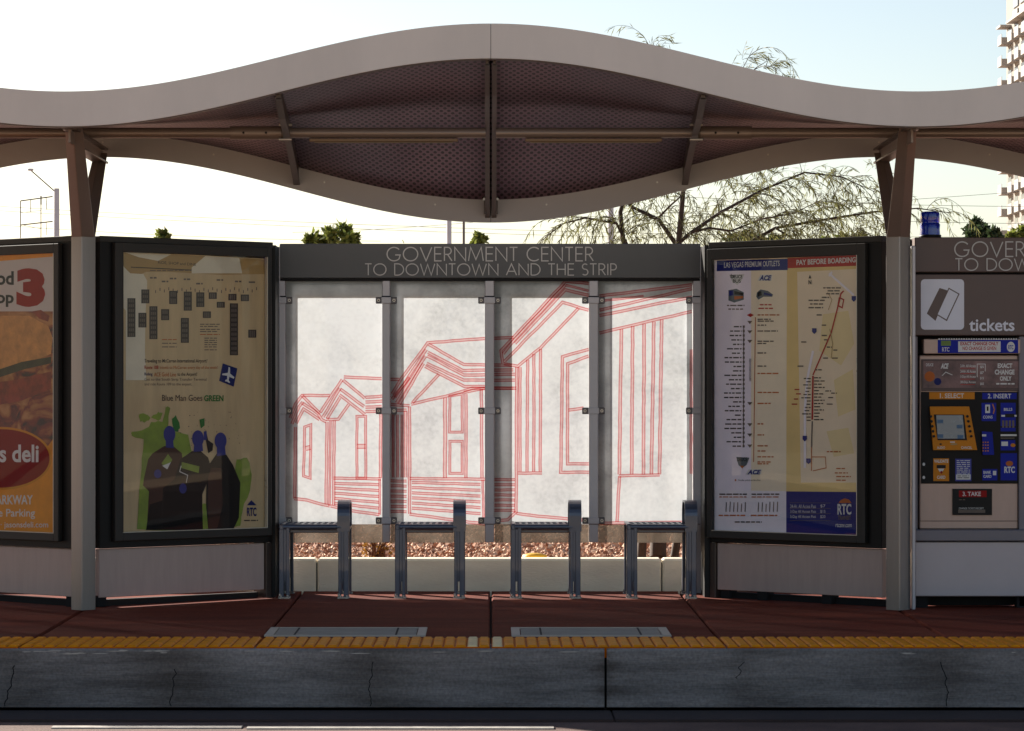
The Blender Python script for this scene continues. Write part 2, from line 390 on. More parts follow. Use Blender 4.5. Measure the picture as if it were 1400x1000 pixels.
# kerb
def kerbmat():
    m,n,b=nt('stained_kerb_concrete'); N=n.nodes.new; L=n.links.new
    tc=N('ShaderNodeTexCoord'); mp=N('ShaderNodeMapping'); mp.inputs['Scale'].default_value=(.55,1,5); L(tc.outputs['Object'],mp.inputs['Vector'])
    n1=N('ShaderNodeTexNoise'); n1.inputs['Scale'].default_value=2.3; n1.inputs['Detail'].default_value=10; n1.inputs['Roughness'].default_value=.68; L(mp.outputs['Vector'],n1.inputs['Vector'])
    n3=N('ShaderNodeTexNoise'); n3.inputs['Scale'].default_value=1.1; n3.inputs['Detail'].default_value=4; L(tc.outputs['Object'],n3.inputs['Vector'])
    r=N('ShaderNodeValToRGB'); e=r.color_ramp.elements; e[0].position=.33; e[0].color=lin((98,94,92))+(1,); e[1].position=.7; e[1].color=lin((150,145,142))+(1,)
    L(n1.outputs['Fac'],r.inputs['Fac'])
    r3=N('ShaderNodeValToRGB'); e=r3.color_ramp.elements; e[0].position=.35; e[0].color=(.78,.76,.74,1); e[1].position=.65; e[1].color=(1,1,1,1); L(n3.outputs['Fac'],r3.inputs['Fac'])
    mx=N('ShaderNodeMix'); mx.data_type='RGBA'; mx.blend_type='MULTIPLY'; mx.inputs[0].default_value=.8
    L(r.outputs['Color'],mx.inputs[6]); L(r3.outputs['Color'],mx.inputs[7]); L(mx.outputs[2],b.inputs['Base Color'])
    sp=N('ShaderNodeSeparateXYZ'); L(tc.outputs['Object'],sp.inputs[0]); prev=mx.outputs[2]
    for cx_,wd,dk in ((20,.22,.35),(238,.28,.45),(512,.26,.4),(829,.05,.6),(1018,.12,.25),(1286,.22,.35)):
        a_=N('ShaderNodeMath'); a_.operation='SUBTRACT'; a_.inputs[1].default_value=X(cx_,16.44); L(sp.outputs[0],a_.inputs[0])
        ab=N('ShaderNodeMath'); ab.operation='ABSOLUTE'; L(a_.outputs[0],ab.inputs[0])
        ad=N('ShaderNodeMath'); ad.operation='MULTIPLY_ADD'; ad.inputs[1].default_value=.35; L(n1.outputs['Fac'],ad.inputs[0]); L(ab.outputs[0],ad.inputs[2])
        mp_=N('ShaderNodeMapRange'); mp_.inputs['From Min'].default_value=.12; mp_.inputs['From Max'].default_value=.12+wd+.1; mp_.inputs['To Min'].default_value=dk; mp_.inputs['To Max'].default_value=0; mp_.interpolation_type='SMOOTHSTEP'; L(ad.outputs[0],mp_.inputs['Value'])
        mq=N('ShaderNodeMix'); mq.data_type='RGBA'; mq.inputs[7].default_value=lin((56,46,36))+(1,); L(mp_.outputs[0],mq.inputs[0]); L(prev,mq.inputs[6]); prev=mq.outputs[2]
    n9=N('ShaderNodeTexNoise'); n9.inputs['Scale'].default_value=70; n9.inputs['Detail'].default_value=4; L(tc.outputs['Object'],n9.inputs['Vector'])
    mz=N('ShaderNodeMix'); mz.data_type='RGBA'; mz.blend_type='OVERLAY'; mz.inputs[0].default_value=.5; L(prev,mz.inputs[6]); L(n9.outputs['Fac'],mz.inputs[7])
    L(mz.outputs[2],b.inputs['Base Color']); b.inputs['Specular IOR Level'].default_value=.25
    b.inputs['Roughness'].default_value=.85
    n2=N('ShaderNodeTexNoise'); n2.inputs['Scale'].default_value=30; n2.inputs['Detail'].default_value=8; L(mp.outputs['Vector'],n2.inputs['Vector'])
    bp=N('ShaderNodeBump'); bp.inputs['Strength'].default_value=.45; bp.inputs['Distance'].default_value=.008; L(n2.outputs['Fac'],bp.inputs['Height']); L(bp.outputs['Normal'],b.inputs['Normal'])
    return m
kerb_m=kerbmat()
ZK=zp(KE); RZ=HZ-1.572
mb=MB(); cuts=[XL,-6.9,-3.0-2.2,X(828,KE),4.4,XR]
for a,b in zip(cuts[:-1],cuts[1:]):
    a+=.006; b-=.006
    # face with eased top edge and a slight undercut at the foot
    prof=[(KE+.3,ZK-.002),(KE+.014,ZK-.002),(KE+.004,ZK-.006),(KE,ZK-.016),(KE,RZ+.010),(KE+.05,RZ+.004),(KE+.05,RZ-.1)]
    for (ya,za),(yb,zb) in zip(prof[:-1],prof[1:]): mb.face([(a,ya,za),(a,yb,zb),(b,yb,zb),(b,ya,za)],kerb_m)
    for xx in (a,b): mb.face([(xx,y,z) for y,z in prof]+[(xx,KE+.3,RZ-.1)],kerb_m)
mb.face([(XL,KE+.05,RZ-.1),(XR,KE+.05,RZ-.1),(XR,KE+.05,ZK-.03),(XL,KE+.05,ZK-.03)],dark_m)
pk=Plane((0,KE,0),(1,0,0)); pr=Print(mb,pk)
def crack(px,y0,y1,w,sway,seed):
    rr=random.Random(seed); pts=[]; x=px; n=16
    for i in range(n+1):
        pts.append((x,y0+(y1-y0)*i/n)); x+=rr.uniform(-2.4,2.4)+sway/n
    pr.line(pts,w,dark_m)
crack(20,910,966,1.3,-12,1); crack(238,915,966,1.1,-9,2); crack(510,905,966,1.0,-1,3); crack(1018,905,928,.8,-2,4); crack(1286,905,966,1.1,0,5)
scuf=mat('kerb_scuff',(176,168,158),.8,0,.2,20)
rr=random.Random(3)
for _ in range(26):
    x=rr.choice((rr.uniform(0,240),rr.uniform(0,1400))); l=rr.uniform(6,34); y=rr.uniform(889,894); h=rr.uniform(.5,1.5)
    pr.poly([(x,y),(x+l*.4,y-h*.6),(x+l,y-rr.uniform(0,.5)),(x+l*.8,y+h*.6),(x+l*.3,y+h*.8)],scuf)
struct('kerb',mb)
# road and everything around: one sheet reaching the horizon
def roadmat():
    m,n,b=nt('worn_roadway'); N=n.nodes.new; L=n.links.new
    tc=N('ShaderNodeTexCoord')
    n1=N('ShaderNodeTexNoise'); n1.inputs['Scale'].default_value=.8; n1.inputs['Detail'].default_value=10; n1.inputs['Roughness'].default_value=.7; L(tc.outputs['Object'],n1.inputs['Vector'])
    r=N('ShaderNodeValToRGB'); e=r.color_ramp.elements; e[0].position=.35; e[0].color=lin((78,56,48))+(1,); e[1].position=.68; e[1].color=lin((124,94,80))+(1,)
    L(n1.outputs['Fac'],r.inputs['Fac']); 
    n2=N('ShaderNodeTexNoise'); n2.inputs['Scale'].default_value=90; n2.inputs['Detail'].default_value=4; L(tc.outputs['Object'],n2.inputs['Vector'])
    mx=N('ShaderNodeMix'); mx.data_type='RGBA'; mx.blend_type='OVERLAY'; mx.inputs[0].default_value=.6
    L(r.outputs['Color'],mx.inputs[6]); L(n2.outputs['Fac'],mx.inputs[7]); L(mx.outputs[2],b.inputs['Base Color'])
    b.inputs['Roughness'].default_value=.85
    bp=N('ShaderNodeBump'); bp.inputs['Strength'].default_value=.5; bp.inputs['Distance'].default_value=.008; L(n2.outputs['Fac'],bp.inputs['Height']); L(bp.outputs['Normal'],b.inputs['Normal'])
    return m
road_m=roadmat()
mb=MB(); mb.box(-60,60,-70,11.6,RZ-.03,RZ+.12,mat('bounce_pavement_pale',(214,190,160),.9,0,.12,.6),bev=.02); struct('bounce_pavement',mb)  # unseen pale pavement around the camera, added for its warm bounce light
mb=MB(); mb.face([(-2500,-2500,RZ-.02),(2500,-2500,RZ-.02),(2500,KE+.06,RZ-.02),(-2500,KE+.06,RZ-.02)],road_m)
struct('road',mb)
gut_m=mat('gutter_concrete',(58,44,40),.9,0,.25,3,bump=.4)
mb=MB(); 
for a,b in ((XL,-5.2),(-5.19,X(838,16.1)),(X(840,16.1),4.9),(4.91,XR)):
    mb.box(a,b,15.98,KE-.014,RZ-.04,RZ-.004,gut_m,bev=.004)
struct('gutter',mb)
mb=MB()
for a,b,d in ((X(72,15.74),X(331,15.74),15.72),(X(338,15.7),X(757,15.7),15.69),(X(60,15.4),X(420,15.4),15.42),(X(430,15.4),X(700,15.4),15.40)):
    mb.box(a,b,d-.045,d+.045,RZ-.03,RZ-.014,mat('worn_line_paint',(176,168,156),.8,0,.35,12))
struct('lane_marking',mb)
# earth behind the platform
earth_m=mat('dusty_earth',(196,160,136),.95,0,.2,.5)
mb=MB(); mb.face([(-2500,BACK+.3,.10),(2500,BACK+.3,.10),(2500,4000,.10),(-2500,4000,.10)],earth_m)
mb.face([(-2500,BACK,-.2),(2500,BACK,-.2),(2500,BACK+.3,-.2),(-2500,BACK+.3,-.2)],earth_m)
struct('ground',mb)
# gravel bed (stuff): real stones
def gravelmat():
    m,n,b=nt('gravel_stone'); N=n.nodes.new; L=n.links.new
    oi=N('ShaderNodeNewGeometry'); r=N('ShaderNodeValToRGB'); e=r.color_ramp.elements
    e[0].color=lin((140,94,66))+(1,); e[1].color=lin((236,204,172))+(1,); k=e.new(.45); k.color=lin((196,142,108))+(1,)
    L(oi.outputs['Random Per Island'],r.inputs['Fac']); L(r.outputs['Color'],b.inputs['Base Color']); b.inputs['Roughness'].default_value=.85
    return m
grav_m=gravelmat(); rr=random.Random(11); mb=MB()
mb.face([(-4.5,20.9,.105),(4.5,20.9,.105),(4.5,33,.105),(-4.5,33,.105)],mat('gravel_bed',(150,108,90),.95,0,.35,30,bump=1,bscale=70))
OC=[(1,0,0),(-1,0,0),(0,1,0),(0,-1,0),(0,0,1),(0,0,-1)]; OF=[(0,2,4),(2,1,4),(1,3,4),(3,0,4),(2,0,5),(1,2,5),(3,1,5),(0,3,5)]
for _ in range(19000):
    d=20.95+(rr.random()**1.6)*9; x=rr.uniform(-1.75,1.7)*(d/20.9); s=rr.uniform(.011,.026)*(1 if d<24 else 1.5)
    M=Matrix.Rotation(rr.random()*6.28,3,'Z')@Matrix.Rotation(rr.random()*6.28,3,'X')
    mb.add([Vector((x,d,.105+s*.5))+M@Vector((a*s*rr.uniform(.7,1.2),b_*s*rr.uniform(.7,1.2),c*s*rr.uniform(.5,1))) for a,b_,c in OC],OF,grav_m)
struct('gravel',mb,'stuff')

# low concrete wall behind
root=thing('retaining_wall','low pale concrete wall behind the four seats with gravel on top of it','wall',(0,20.78,-.2))
WD=20.70; WT=Z(764,WD); mb=MB(); js=[-9,-6,X(200,WD),X(433,WD),X(905,WD),X(1180,WD),6,9]
for a,b in zip(js[:-1],js[1:]): mb.box(a+.004,b-.004,WD,WD+.17,-.2,WT,conc_m,bev=.012)
mb.box(-9,9,WD+.03,WD+.15,-.2,WT-.03,dark_m)
part('wall_blocks',mb,root)

# ================================================================== SHELTER CANOPY
L_=4.72; DF=18.2; DR=20.0
cs=lambda x: math.cos(2*math.pi*x/L_)
zf=lambda x: 2.911+.188*cs(x)
zr=lambda x: 2.4835-.1995*cs(x)
FH=.193
def zdeck(x,t):
    a=zf(x)+.03; b=zr(x)+.140
    return a+(b-a)*t+.065*4*t*(1-t)*(.6+.4*cs(x))
def deckmat():
    m,n,b=nt('perforated_deck'); N=n.nodes.new; L=n.links.new
    tc=N('ShaderNodeTexCoord')
    def grid(off):
        mp=N('ShaderNodeMapping'); mp.inputs['Scale'].default_value=(1/.044,1/.062,0); mp.inputs['Location'].default_value=(off,off,0)
        L(tc.outputs['Object'],mp.inputs['Vector'])
        fr=N('ShaderNodeVectorMath'); fr.operation='FRACTION'; L(mp.outputs['Vector'],fr.inputs[0])
        sb=N('ShaderNodeVectorMath'); sb.operation='SUBTRACT'; sb.inputs[1].default_value=(.5,.5,0); L(fr.outputs[0],sb.inputs[0])
        ln=N('ShaderNodeVectorMath'); ln.operation='LENGTH'; L(sb.outputs[0],ln.inputs[0]); return ln.outputs['Value']
    mn=N('ShaderNodeMath'); mn.operation='MINIMUM'; L(grid(0),mn.inputs[0]); L(grid(.5),mn.inputs[1])
    st=N('ShaderNodeMapRange'); st.inputs['From Min'].default_value=.2; st.inputs['From Max'].default_value=.27; L(mn.outputs[0],st.inputs['Value'])
    n1=N('ShaderNodeTexNoise'); n1.inputs['Scale'].default_value=1.6; n1.inputs['Detail'].default_value=5; L(tc.outputs['Object'],n1.inputs['Vector'])
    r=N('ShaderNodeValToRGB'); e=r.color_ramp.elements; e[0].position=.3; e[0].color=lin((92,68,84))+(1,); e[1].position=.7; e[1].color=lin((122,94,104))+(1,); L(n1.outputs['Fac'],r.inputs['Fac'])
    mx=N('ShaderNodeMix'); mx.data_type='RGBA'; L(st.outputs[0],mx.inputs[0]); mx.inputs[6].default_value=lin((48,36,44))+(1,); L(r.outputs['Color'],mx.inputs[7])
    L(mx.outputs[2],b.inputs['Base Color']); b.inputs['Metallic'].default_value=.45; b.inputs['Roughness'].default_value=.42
    bp=N('ShaderNodeBump'); bp.inputs['Strength'].default_value=.6; bp.inputs['Distance'].default_value=.004; L(st.outputs[0],bp.inputs['Height']); L(bp.outputs['Normal'],b.inputs['Normal'])
    return m
deck_m=deckmat()
shelter=thing('bus_shelter','long wave-shaped bus stop canopy carried on forked posts above the platform','shelter',(0,19.05,zp(19.05)))
def sweep(mb, x0,x1, yz, m, n=60, smooth=True):
    """yz(x) -> closed section list of (y,z)"""
    secs=[[(x0+(x1-x0)*i/n,)+p for p in yz(x0+(x1-x0)*i/n)] for i in range(n+1)]
    k=len(secs[0]); vs=[p for s in secs for p in s]; 
    for j in range(k):
        jj=(j+1)%k
        sub=[secs[i][j] for i in range(n+1)]+[secs[i][jj] for i in range(n+1)]
        mb.add(sub,[(i,i+1,n+1+i+1,n+1+i) for i in range(n)],m,smooth)
    mb.face(secs[0],m); mb.face(secs[-1][::-1],m)
bolt_m=mat('bolt_head',(190,180,168),.3,.6,.1)
mods=[(-9.44,-4.7215),(-4.7185,-.0015),(.0015,4.7185),(4.7215,9.44)]
lip_m=mat('fascia_lip',(92,80,76),.5,.2,.1)
for a,b in mods:
    mb=MB(); sweep(mb,a,b,lambda x:[(DF,zf(x)),(DF,zf(x)+FH),(DF+.05,zf(x)+FH+.002),(DF+.05,zf(x)+FH-.012),(DF+.012,zf(x)+FH-.014),(DF+.012,zf(x))],fascia_m,90)
    o=part('front_fascia',mb,shelter)
    mb=MB(); sweep(mb,a,b,lambda x:[(DF+.014,zf(x)-.006),(DF+.014,zf(x)+.012),(DF+.07,zf(x)+.012),(DF+.07,zf(x)-.006)],lip_m,90)
    part('fascia_lip',mb,o)
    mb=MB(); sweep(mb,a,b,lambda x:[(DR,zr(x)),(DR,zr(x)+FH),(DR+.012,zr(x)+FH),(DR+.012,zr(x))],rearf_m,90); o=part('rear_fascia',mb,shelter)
    for i in range(7):
        xq=a+(b-a)*(i+.5)/7; q=MB(); q.tube([(xq,DR-.003,zr(xq)+.09),(xq,DR+.002,zr(xq)+.09)],.006,bolt_m,8); part('screw',q,o)
    mb=MB(); nx,ny=80,12
    vs=[]; 
    for i in range(nx+1):
        x=a+(b-a)*i/nx
        for j in range(ny+1):
            t=j/ny; vs.append((x,DF+.05+(DR-DF-.052)*t,zdeck(x,t)))
    w=ny+1
    fs=[(i*w+j,i*w+j+1,(i+1)*w+j+1,(i+1)*w+j) for i in range(nx) for j in range(ny)]
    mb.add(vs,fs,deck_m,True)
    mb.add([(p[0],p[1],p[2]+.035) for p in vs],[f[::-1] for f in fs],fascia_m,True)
    part('deck',mb,shelter)
def rib(x,w,depth=.105,m=darksteel_m,t0=0.,t1=1.):
    n=16; mb=MB(); top=[];bot=[]
    for i in range(n+1):
        t=t0+(t1-t0)*i/n; y=DF+.075+(DR-DF-.080)*t; z=zdeck(x,t)-.003
        dd=depth*(.55+.45*min(1,(t-t0)*5))
        top.append((y,z)); bot.append((y,z-dd))
    prof=top+bot[::-1]
    mb.face([(x-w/2,)+p for p in prof],m); mb.face([(x+w/2,)+p for p in prof][::-1],m)
    k=len(prof)
    for i in range(k):
        a=prof[i]; b=prof[(i+1)%k]; mb.face([(x-w/2,)+a,(x+w/2,)+a,(x+w/2,)+b,(x-w/2,)+b],m)
    # flange along the bottom
    for (ya,za),(yb,zb) in zip(bot[:-1],bot[1:]):
        mb.add([(x-w/2-.006,ya,za-.003),(x+w/2+.006,ya,za-.003),(x+w/2+.006,yb,zb-.003),(x-w/2-.006,yb,zb-.003),
                (x-w/2-.006,ya,za+.006),(x+w/2+.006,ya,za+.006),(x+w/2+.006,yb,zb+.006),(x-w/2-.006,yb,zb+.006)],
               [(0,1,2,3),(4,7,6,5),(0,4,5,1),(1,5,6,2),(2,6,7,3),(3,7,4,0)],m)
    return mb
for k in (-2,-1,0,1,2):
    xc=k*L_
    if abs(xc)>7: continue
    for s in (-1,1):
        mb=rib(xc+s*.020,.016); 
        o=part('rib',mb,shelter)
        b_=MB(); yy=DR-.05; zz=zdeck(xc,.97)-.05
        b_.box(xc+s*.034-.008,xc+s*.034+.008,DR-.07,DR-.012,zz-.07,zz+.04,darksteel_m,bev=.003)
        b_.tube([(xc+s*.040,DR-.075,zz+.02),(xc+s*.040,DR-.068,zz+.02)],.008,bolt_m,8)
        part('rib_bracket',b_,o)
    for s in (-1,1): part('rib',rib(xc+s*1.18,.026),shelter)
for k in (-1,0,1):
    xc=k*L_; mb=MB()
    for i in range(12):
        t0,t1=i/12,(i+1)/12; ya,yb=DF+.02+(DR-DF-.03)*t0,DF+.02+(DR-DF-.03)*t1
        za,zb=zdeck(xc,t0)+.04,zdeck(xc,t1)+.04
        mb.add([(xc-.05,ya,za),(xc+.05,ya,za),(xc+.05,yb,zb),(xc-.05,yb,zb),(xc-.05,ya,za+.01),(xc+.05,ya,za+.01),(xc+.05,yb,zb+.01),(xc-.05,yb,zb+.01)],[(0,3,2,1),(4,5,6,7),(0,1,5,4),(2,3,7,6),(1,2,6,5),(3,0,4,7)],dark_m)
    mb.box(xc-.0014,xc+.0014,DF+.003,DF+.05,zf(xc)+.001,zf(xc)+FH-.001,dark_m); mb.box(xc-.0014,xc+.0014,DR+.001,DR+.011,zr(xc)+.001,zr(xc)+FH-.001,dark_m)
    mb.box(xc-.03,xc+.03,DF+.013,DF+.02,zf(xc)+.003,zf(xc)+FH-.02,dark_m); mb.box(xc-.03,xc+.03,DR+.0125,DR+.018,zr(xc)+.002,zr(xc)+FH-.003,dark_m)
    part('joint_cover',mb,shelter)
PZ=2.754; PD=19.05
for k in (-2,-1,0,1):
    xa=k*L_; xb=xa+L_
    mb=MB(); mb.tube([(xa+.03,PD,PZ),(xb-.03,PD,PZ)],.030,steel_m,20); o=part('pipe',mb,shelter)
    for sx in (xa+1.18,xb-1.18):
        q=MB(); s=1 if sx==xa+1.18 else -1
        q.tube([(sx+s*.03,PD,PZ),(sx+s*.33,PD,PZ)],.039,steel_m,20)
        q.tube([(sx+s*.018,PD,PZ),(sx+s*.032,PD,PZ)],.056,darksteel_m,16)
        for a in (.12,.25): q.tube([(sx+s*a,PD-.043,PZ-.002),(sx+s*a,PD-.036,PZ-.002)],.007,dark_m,8)
        for dz in (-.042,.042): q.tube([(sx-s*.03,PD-.05,PZ+dz),(sx+s*.045,PD-.05,PZ+dz)],.008,bolt_m,8)
        part('pipe_sleeve',q,o)
tubel_m=mat('strip_lamp_housing',(120,94,66),.4,.2,.06)
for xa,xb in ((X(423,PD),X(626,PD)),(X(718,PD),X(905,PD))):
    mb=MB(); mb.box(xa,xb,PD-.02,PD+.02,PZ-.052,PZ-.034,tubel_m,bev=.004)
    mb.box(xa+.03,xb-.03,PD-.016,PD+.016,PZ-.0575,PZ-.0525,mat('lamp_diffuser',(130,112,84),.4),bev=.002)
    part('strip_lamp',mb,shelter)
# posts: square tube set cornerwise, forked head
def taper_sq(mb,p0,r0,p1,r1,m):
    """diamond section bar, corners on the x and y axes"""
    a=[Vector(p0)+Vector(o)*r0 for o in ((-1,0,0),(0,-1,0),(1,0,0),(0,1,0))]
    b=[Vector(p1)+Vector(o)*r1 for o in ((-1,0,0),(0,-1,0),(1,0,0),(0,1,0))]
    # softened corners
    def soft(q):
        out=[]
        for i in range(4):
            c=q[i]; n1=q[(i-1)%4]; n2=q[(i+1)%4]
            out+= [c.lerp(n1,.09),c.lerp((n1+n2)/2,.02),c.lerp(n2,.09)]
        return out
    A=[];B=[]; T=(.05,.15,.3,.5,.7,.85,.95)
    for i in range(4):
        sa=[];sb=[]
        for q,out in ((a,sa),(b,sb)):
            c=sum(q,Vector())/4; p,w=q[i],q[(i+1)%4]; o=((p+w)/2-c)*.015
            for t in T: out.append(p.lerp(w,t)+o*(4*t*(1-t)))
        k=len(T); mb.add(sa+sb,[(j,j+1,k+j+1,k+j) for j in range(k-1)],m,True); A+=sa; B+=sb
    n=len(A); k=len(T)
    for i in range(4):
        j0=i*k+k-1; j1=(j0+1)%n; mb.face([A[j0],A[j1],B[j1],B[j0]],m)
    mb.add(A,[tuple(reversed(range(n)))],m); mb.add(B,[tuple(range(n))],m)
TOPZ=2.17
for k in (-1.5,-.5,.5,1.5):
    x=k*L_
    mb=MB(); taper_sq(mb,(x,PD,zp(PD)),.073,(x,PD,TOPZ),.073,post_m)
    o=part('post',mb,shelter)
    if abs(k)<1:
        mb=MB(); mb.box(x+.078,x+.098,PD-.02,PD+.06,zp(PD),.8 if k<0 else 2.1,mull_m,bev=.004)
        if k>0: part('conduit',mb,o)
    mb=MB(); taper_sq(mb,(x,PD-.012,TOPZ-.02),.070,(x,18.60,2.76),.052,steel_m); part('front_arm',mb,shelter)
    mb=MB(); taper_sq(mb,(x,PD+.03,TOPZ-.03),.066,(x,19.90,2.70),.042,steel_m); part('rear_arm',mb,shelter)
    # tie beam lying between the arm heads, I section
    mb=MB()
    for i in range(10):
        t0,t1=i/10,(i+1)/10
        ya,yb=18.42+(19.95-18.42)*t0,18.42+(19.95-18.42)*t1
        za,zb=2.735-.005*t0,2.735-.005*t1
        mb.box(x-.04,x+.04,ya,yb,za-.012,za,darksteel_m)
    mb.box(x-.006,x+.006,18.42,19.95,2.60+.05,2.735-.012,steel_m)
    mb.box(x-.04,x+.04,18.75,19.95,2.638,2.65,darksteel_m,bev=.002)
    part('tie_beam',mb,shelter)

# ================================================================== GLASS ART SCREEN
GD=20.50
def mkscreen(main=True):
    x0,x1=X(383,GD),X(957,GD)
    scr=thing('glass_screen','glass screen with red house drawing behind the four seats','glass screen',(0,GD,0))
    ZT=Z(334,GD); ZH=Z(381,GD); ZB=Z(742,GD)
    mb=MB(); mb.box(x0,x1,GD-.06,GD+.04,ZH,ZT,head_m,bev=.004)
    mb.box(x0+.004,x1-.004,GD-.055,GD+.035,ZH-.018,ZH-.002,dark_m)
    hd=part('name_board',mb,scr)
    pl=Plane((0,GD-.06,0),(1,0,0)); mb=MB()
    a=pl.uv(529,357); b=pl.uv(811,338.5); futura(hd,pl,'GOVERNMENT CENTER',a[0],a[1],b[0],b[1],letter_m,.085)
    a=pl.uv(499,376.5); b=pl.uv(843,361); futura(hd,pl,'TO DOWNTOWN AND THE STRIP',a[0],a[1],b[0],b[1],letter_m,.095)
    muls=[(383,390.5),(523,533.5),(663,675.5),(805,817.5),(947,957)]
    PF=GD-.02                                            # front face of the panes
    for i,(a,b) in enumerate(muls):
        mb=MB(); zb = .0 if i in (0,4) else ZB+.003
        mb.box(X(a,GD),X(b,GD),PF-.035,PF+.07,zb,ZH-.012,mull_m,bev=.004)
        for yy in (406,716):
            mb.box(X(a,GD)-.003,X(b,GD)+.003,PF-.038,PF-.02,Z(yy,GD)-.004,Z(yy,GD)+.004,dark_m)
        o=part('mullion',mb,scr)
    # glass panes: printed area, plain foot
    edges=[(391,523),(534,663),(676,805),(818,946.5)]
    for a,b in edges:
        mb=MB(); xa,xb=X(a,PF),X(b,PF); zt,zb,zm=ZH-.014,ZB,Z(717,PF)
        mb.face([(xa,PF,zm),(xb,PF,zm),(xb,PF,zt),(xa,PF,zt)],pglass_m)
        mb.face([(xa,PF,zb),(xb,PF,zb),(xb,PF,zm),(xa,PF,zm)],tint_m)
        y2=PF+.008
        mb.face([(xa,y2,zb),(xa,y2,zt),(xb,y2,zt),(xb,y2,zb)],clear_m)
        for p,q in (((xa,zb),(xb,zb)),((xb,zb),(xb,zt)),((xb,zt),(xa,zt)),((xa,zt),(xa,zb))):
            mb.face([(p[0],PF,p[1]),(p[0],y2,p[1]),(q[0],y2,q[1]),(q[0],PF,q[1])],clear_m)
        part('glass_pane',mb,scr)
    # made-up translucent plates behind the panes; they dim the margins like shade
    marg=translucent_mat('margin_shade',(.30,.30,.305)); mtop=translucent_mat('margin_shade_top',(.17,.17,.172))
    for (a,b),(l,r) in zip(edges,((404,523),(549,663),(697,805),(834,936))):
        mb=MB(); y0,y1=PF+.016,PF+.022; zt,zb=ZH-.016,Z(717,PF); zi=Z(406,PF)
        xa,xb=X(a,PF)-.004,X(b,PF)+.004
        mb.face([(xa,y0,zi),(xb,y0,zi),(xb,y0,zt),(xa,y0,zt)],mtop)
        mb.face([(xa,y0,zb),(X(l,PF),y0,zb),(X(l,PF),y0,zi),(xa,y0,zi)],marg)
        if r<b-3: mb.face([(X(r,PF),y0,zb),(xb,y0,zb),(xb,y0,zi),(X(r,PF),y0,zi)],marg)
        part('margin_shade_plate',mb,scr)
    # clamps
    cl_m=mat('clamp_steel',(92,88,90),.35,.5,.1); n=0
    for py in (411,562,712):
        for i,(a,b) in enumerate(muls):
            mb=MB(); z=Z(py,PF); xa,xb=X(a,PF),X(b,PF)
            l=xa-.042 if i>0 else xa; r=xb+.042 if i<4 else xb
            if i>0: mb.box(l,xa,PF-.016,PF-.002,z-.021,z+.021,cl_m,bev=.004)
            if i<4: mb.box(xb,r,PF-.016,PF-.002,z-.021,z+.021,cl_m,bev=.004)
            mb.box(xa-.006,xb+.006,PF-.043,PF-.0355,z-.020,z+.020,mull_m,bev=.003)
            o=part('clamp',mb,scr)
            for c in ([xa-.024] if i>0 else [])+([xb+.024] if i<4 else []):
                mb=MB(); mb.tube([(c,PF-.021,z),(c,PF-.0165,z)],.0095,bolt_m,12); mb.tube([(c,PF-.0225,z),(c,PF-.0215,z)],.0045,dark_m,8)
                part('bolt',mb,o)
    # drawing
    pl=Plane((0,PF,0),(1,0,0)); mb=MB(); k=GD/F
    def s(pts,w=4.6,closed=False):
        h=.0010+pl.lift(); out=[]
        P2=[]
        for i,p in enumerate(pts):                       # hand-cut wobble
            P2.append(p)
            q=pts[i+1] if i+1<len(pts) else (pts[0] if closed else None)
            if q is not None:
                d=math.hypot(q[0]-p[0],q[1]-p[1]); m=int(d//13)
                for j in range(1,m+1):
                    t=j/(m+1); P2.append((p[0]+(q[0]-p[0])*t+random.uniform(-.35,.35),p[1]+(q[1]-p[1])*t+random.uniform(-.35,.35)))
        q=[Vector(pl.uv(*a)) for a in P2]; e=1.5*k; w_=w*k/2
        strip(mb,pl,q,[-w_,-w_+e,w_-e,w_],[art_line,art_fill,art_line],h,closed)
        if not closed:
            pass
    # first house
    s([(405,579),(415,559.6),(437,574)]); s([(397,572),(404,553),(413,541),(451,541)]); s([(413,541),(438,566)]); s([(413,551),(435,566),(440,574),(446,577)])
    s([(399,580),(409,556),(414,550)]); s([(404,584),(403,682)]); s([(402,682),(420,684),(437,689),(451,692)])
    s([(416.5,584),(425,581),(424,654),(415,651)],4,True); s([(418,613.5),(424.5,612)],7); s([(447,577),(446,690)]); s([(452,576),(450.5,692)],3.6)
    # second house
    s([(468,519),(438,564)]); s([(465,531),(441.5,570.5)]); s([(464.7,544),(447,573)]); s([(470,515.6),(522,518)]); s([(469,520),(499,545)]); s([(465,532),(498,556)]); s([(464,540),(499,567)])
    s([(446,573.5),(462.5,573.5),(477,553)]); s([(457,575),(456,691)]); s([(488,569.5),(500,569.5),(500,654),(488,654)],4,True); s([(488,610.5),(500,610.5)],7); s([(520.7,566),(520,654)])
    s([(499.6,543.5),(534,541)]); s([(499.6,550),(534,548)]); s([(499.6,557),(522,556)]); s([(499.6,563),(522,562)]); s([(456,654),(521,655)])
    for a,b in ((661,663),(667.5,671),(674.5,679),(681.5,687),(688.5,695)): s([(457,a),(518,b)],4.4)
    s([(452,692),(478,698),(519,704)]); s([(519,655),(519,704)],3.6)
    # third house
    s([(534,519),(546,519)]); s([(536,539),(548,519),(584.7,469),(664,463),(702,461.6)]); s([(540,544),(583,478)]); s([(542,551),(582,487)]); s([(546,553),(579,497)]); s([(536,546),(560,516)])
    s([(600,512),(564,551)]); s([(586,471),(634,498.5),(700,500)]); s([(585,482),(633,507),(702,506)]); s([(584,487),(634,513),(704,512)]); s([(583.5,497),(634,520),(704,520)]); s([(581,501),(635,528.7),(664,528.7)])
    s([(562,553),(610,542),(646,531),(706,531)]); s([(534,553),(560,555)]); s([(534,561),(556,561)])
    for x in (537.5,543.5,549.5): s([(x,567),(x,653)],3.8)
    s([(554.5,562),(554.5,653)],5); s([(560,556),(560,703)],4.6)
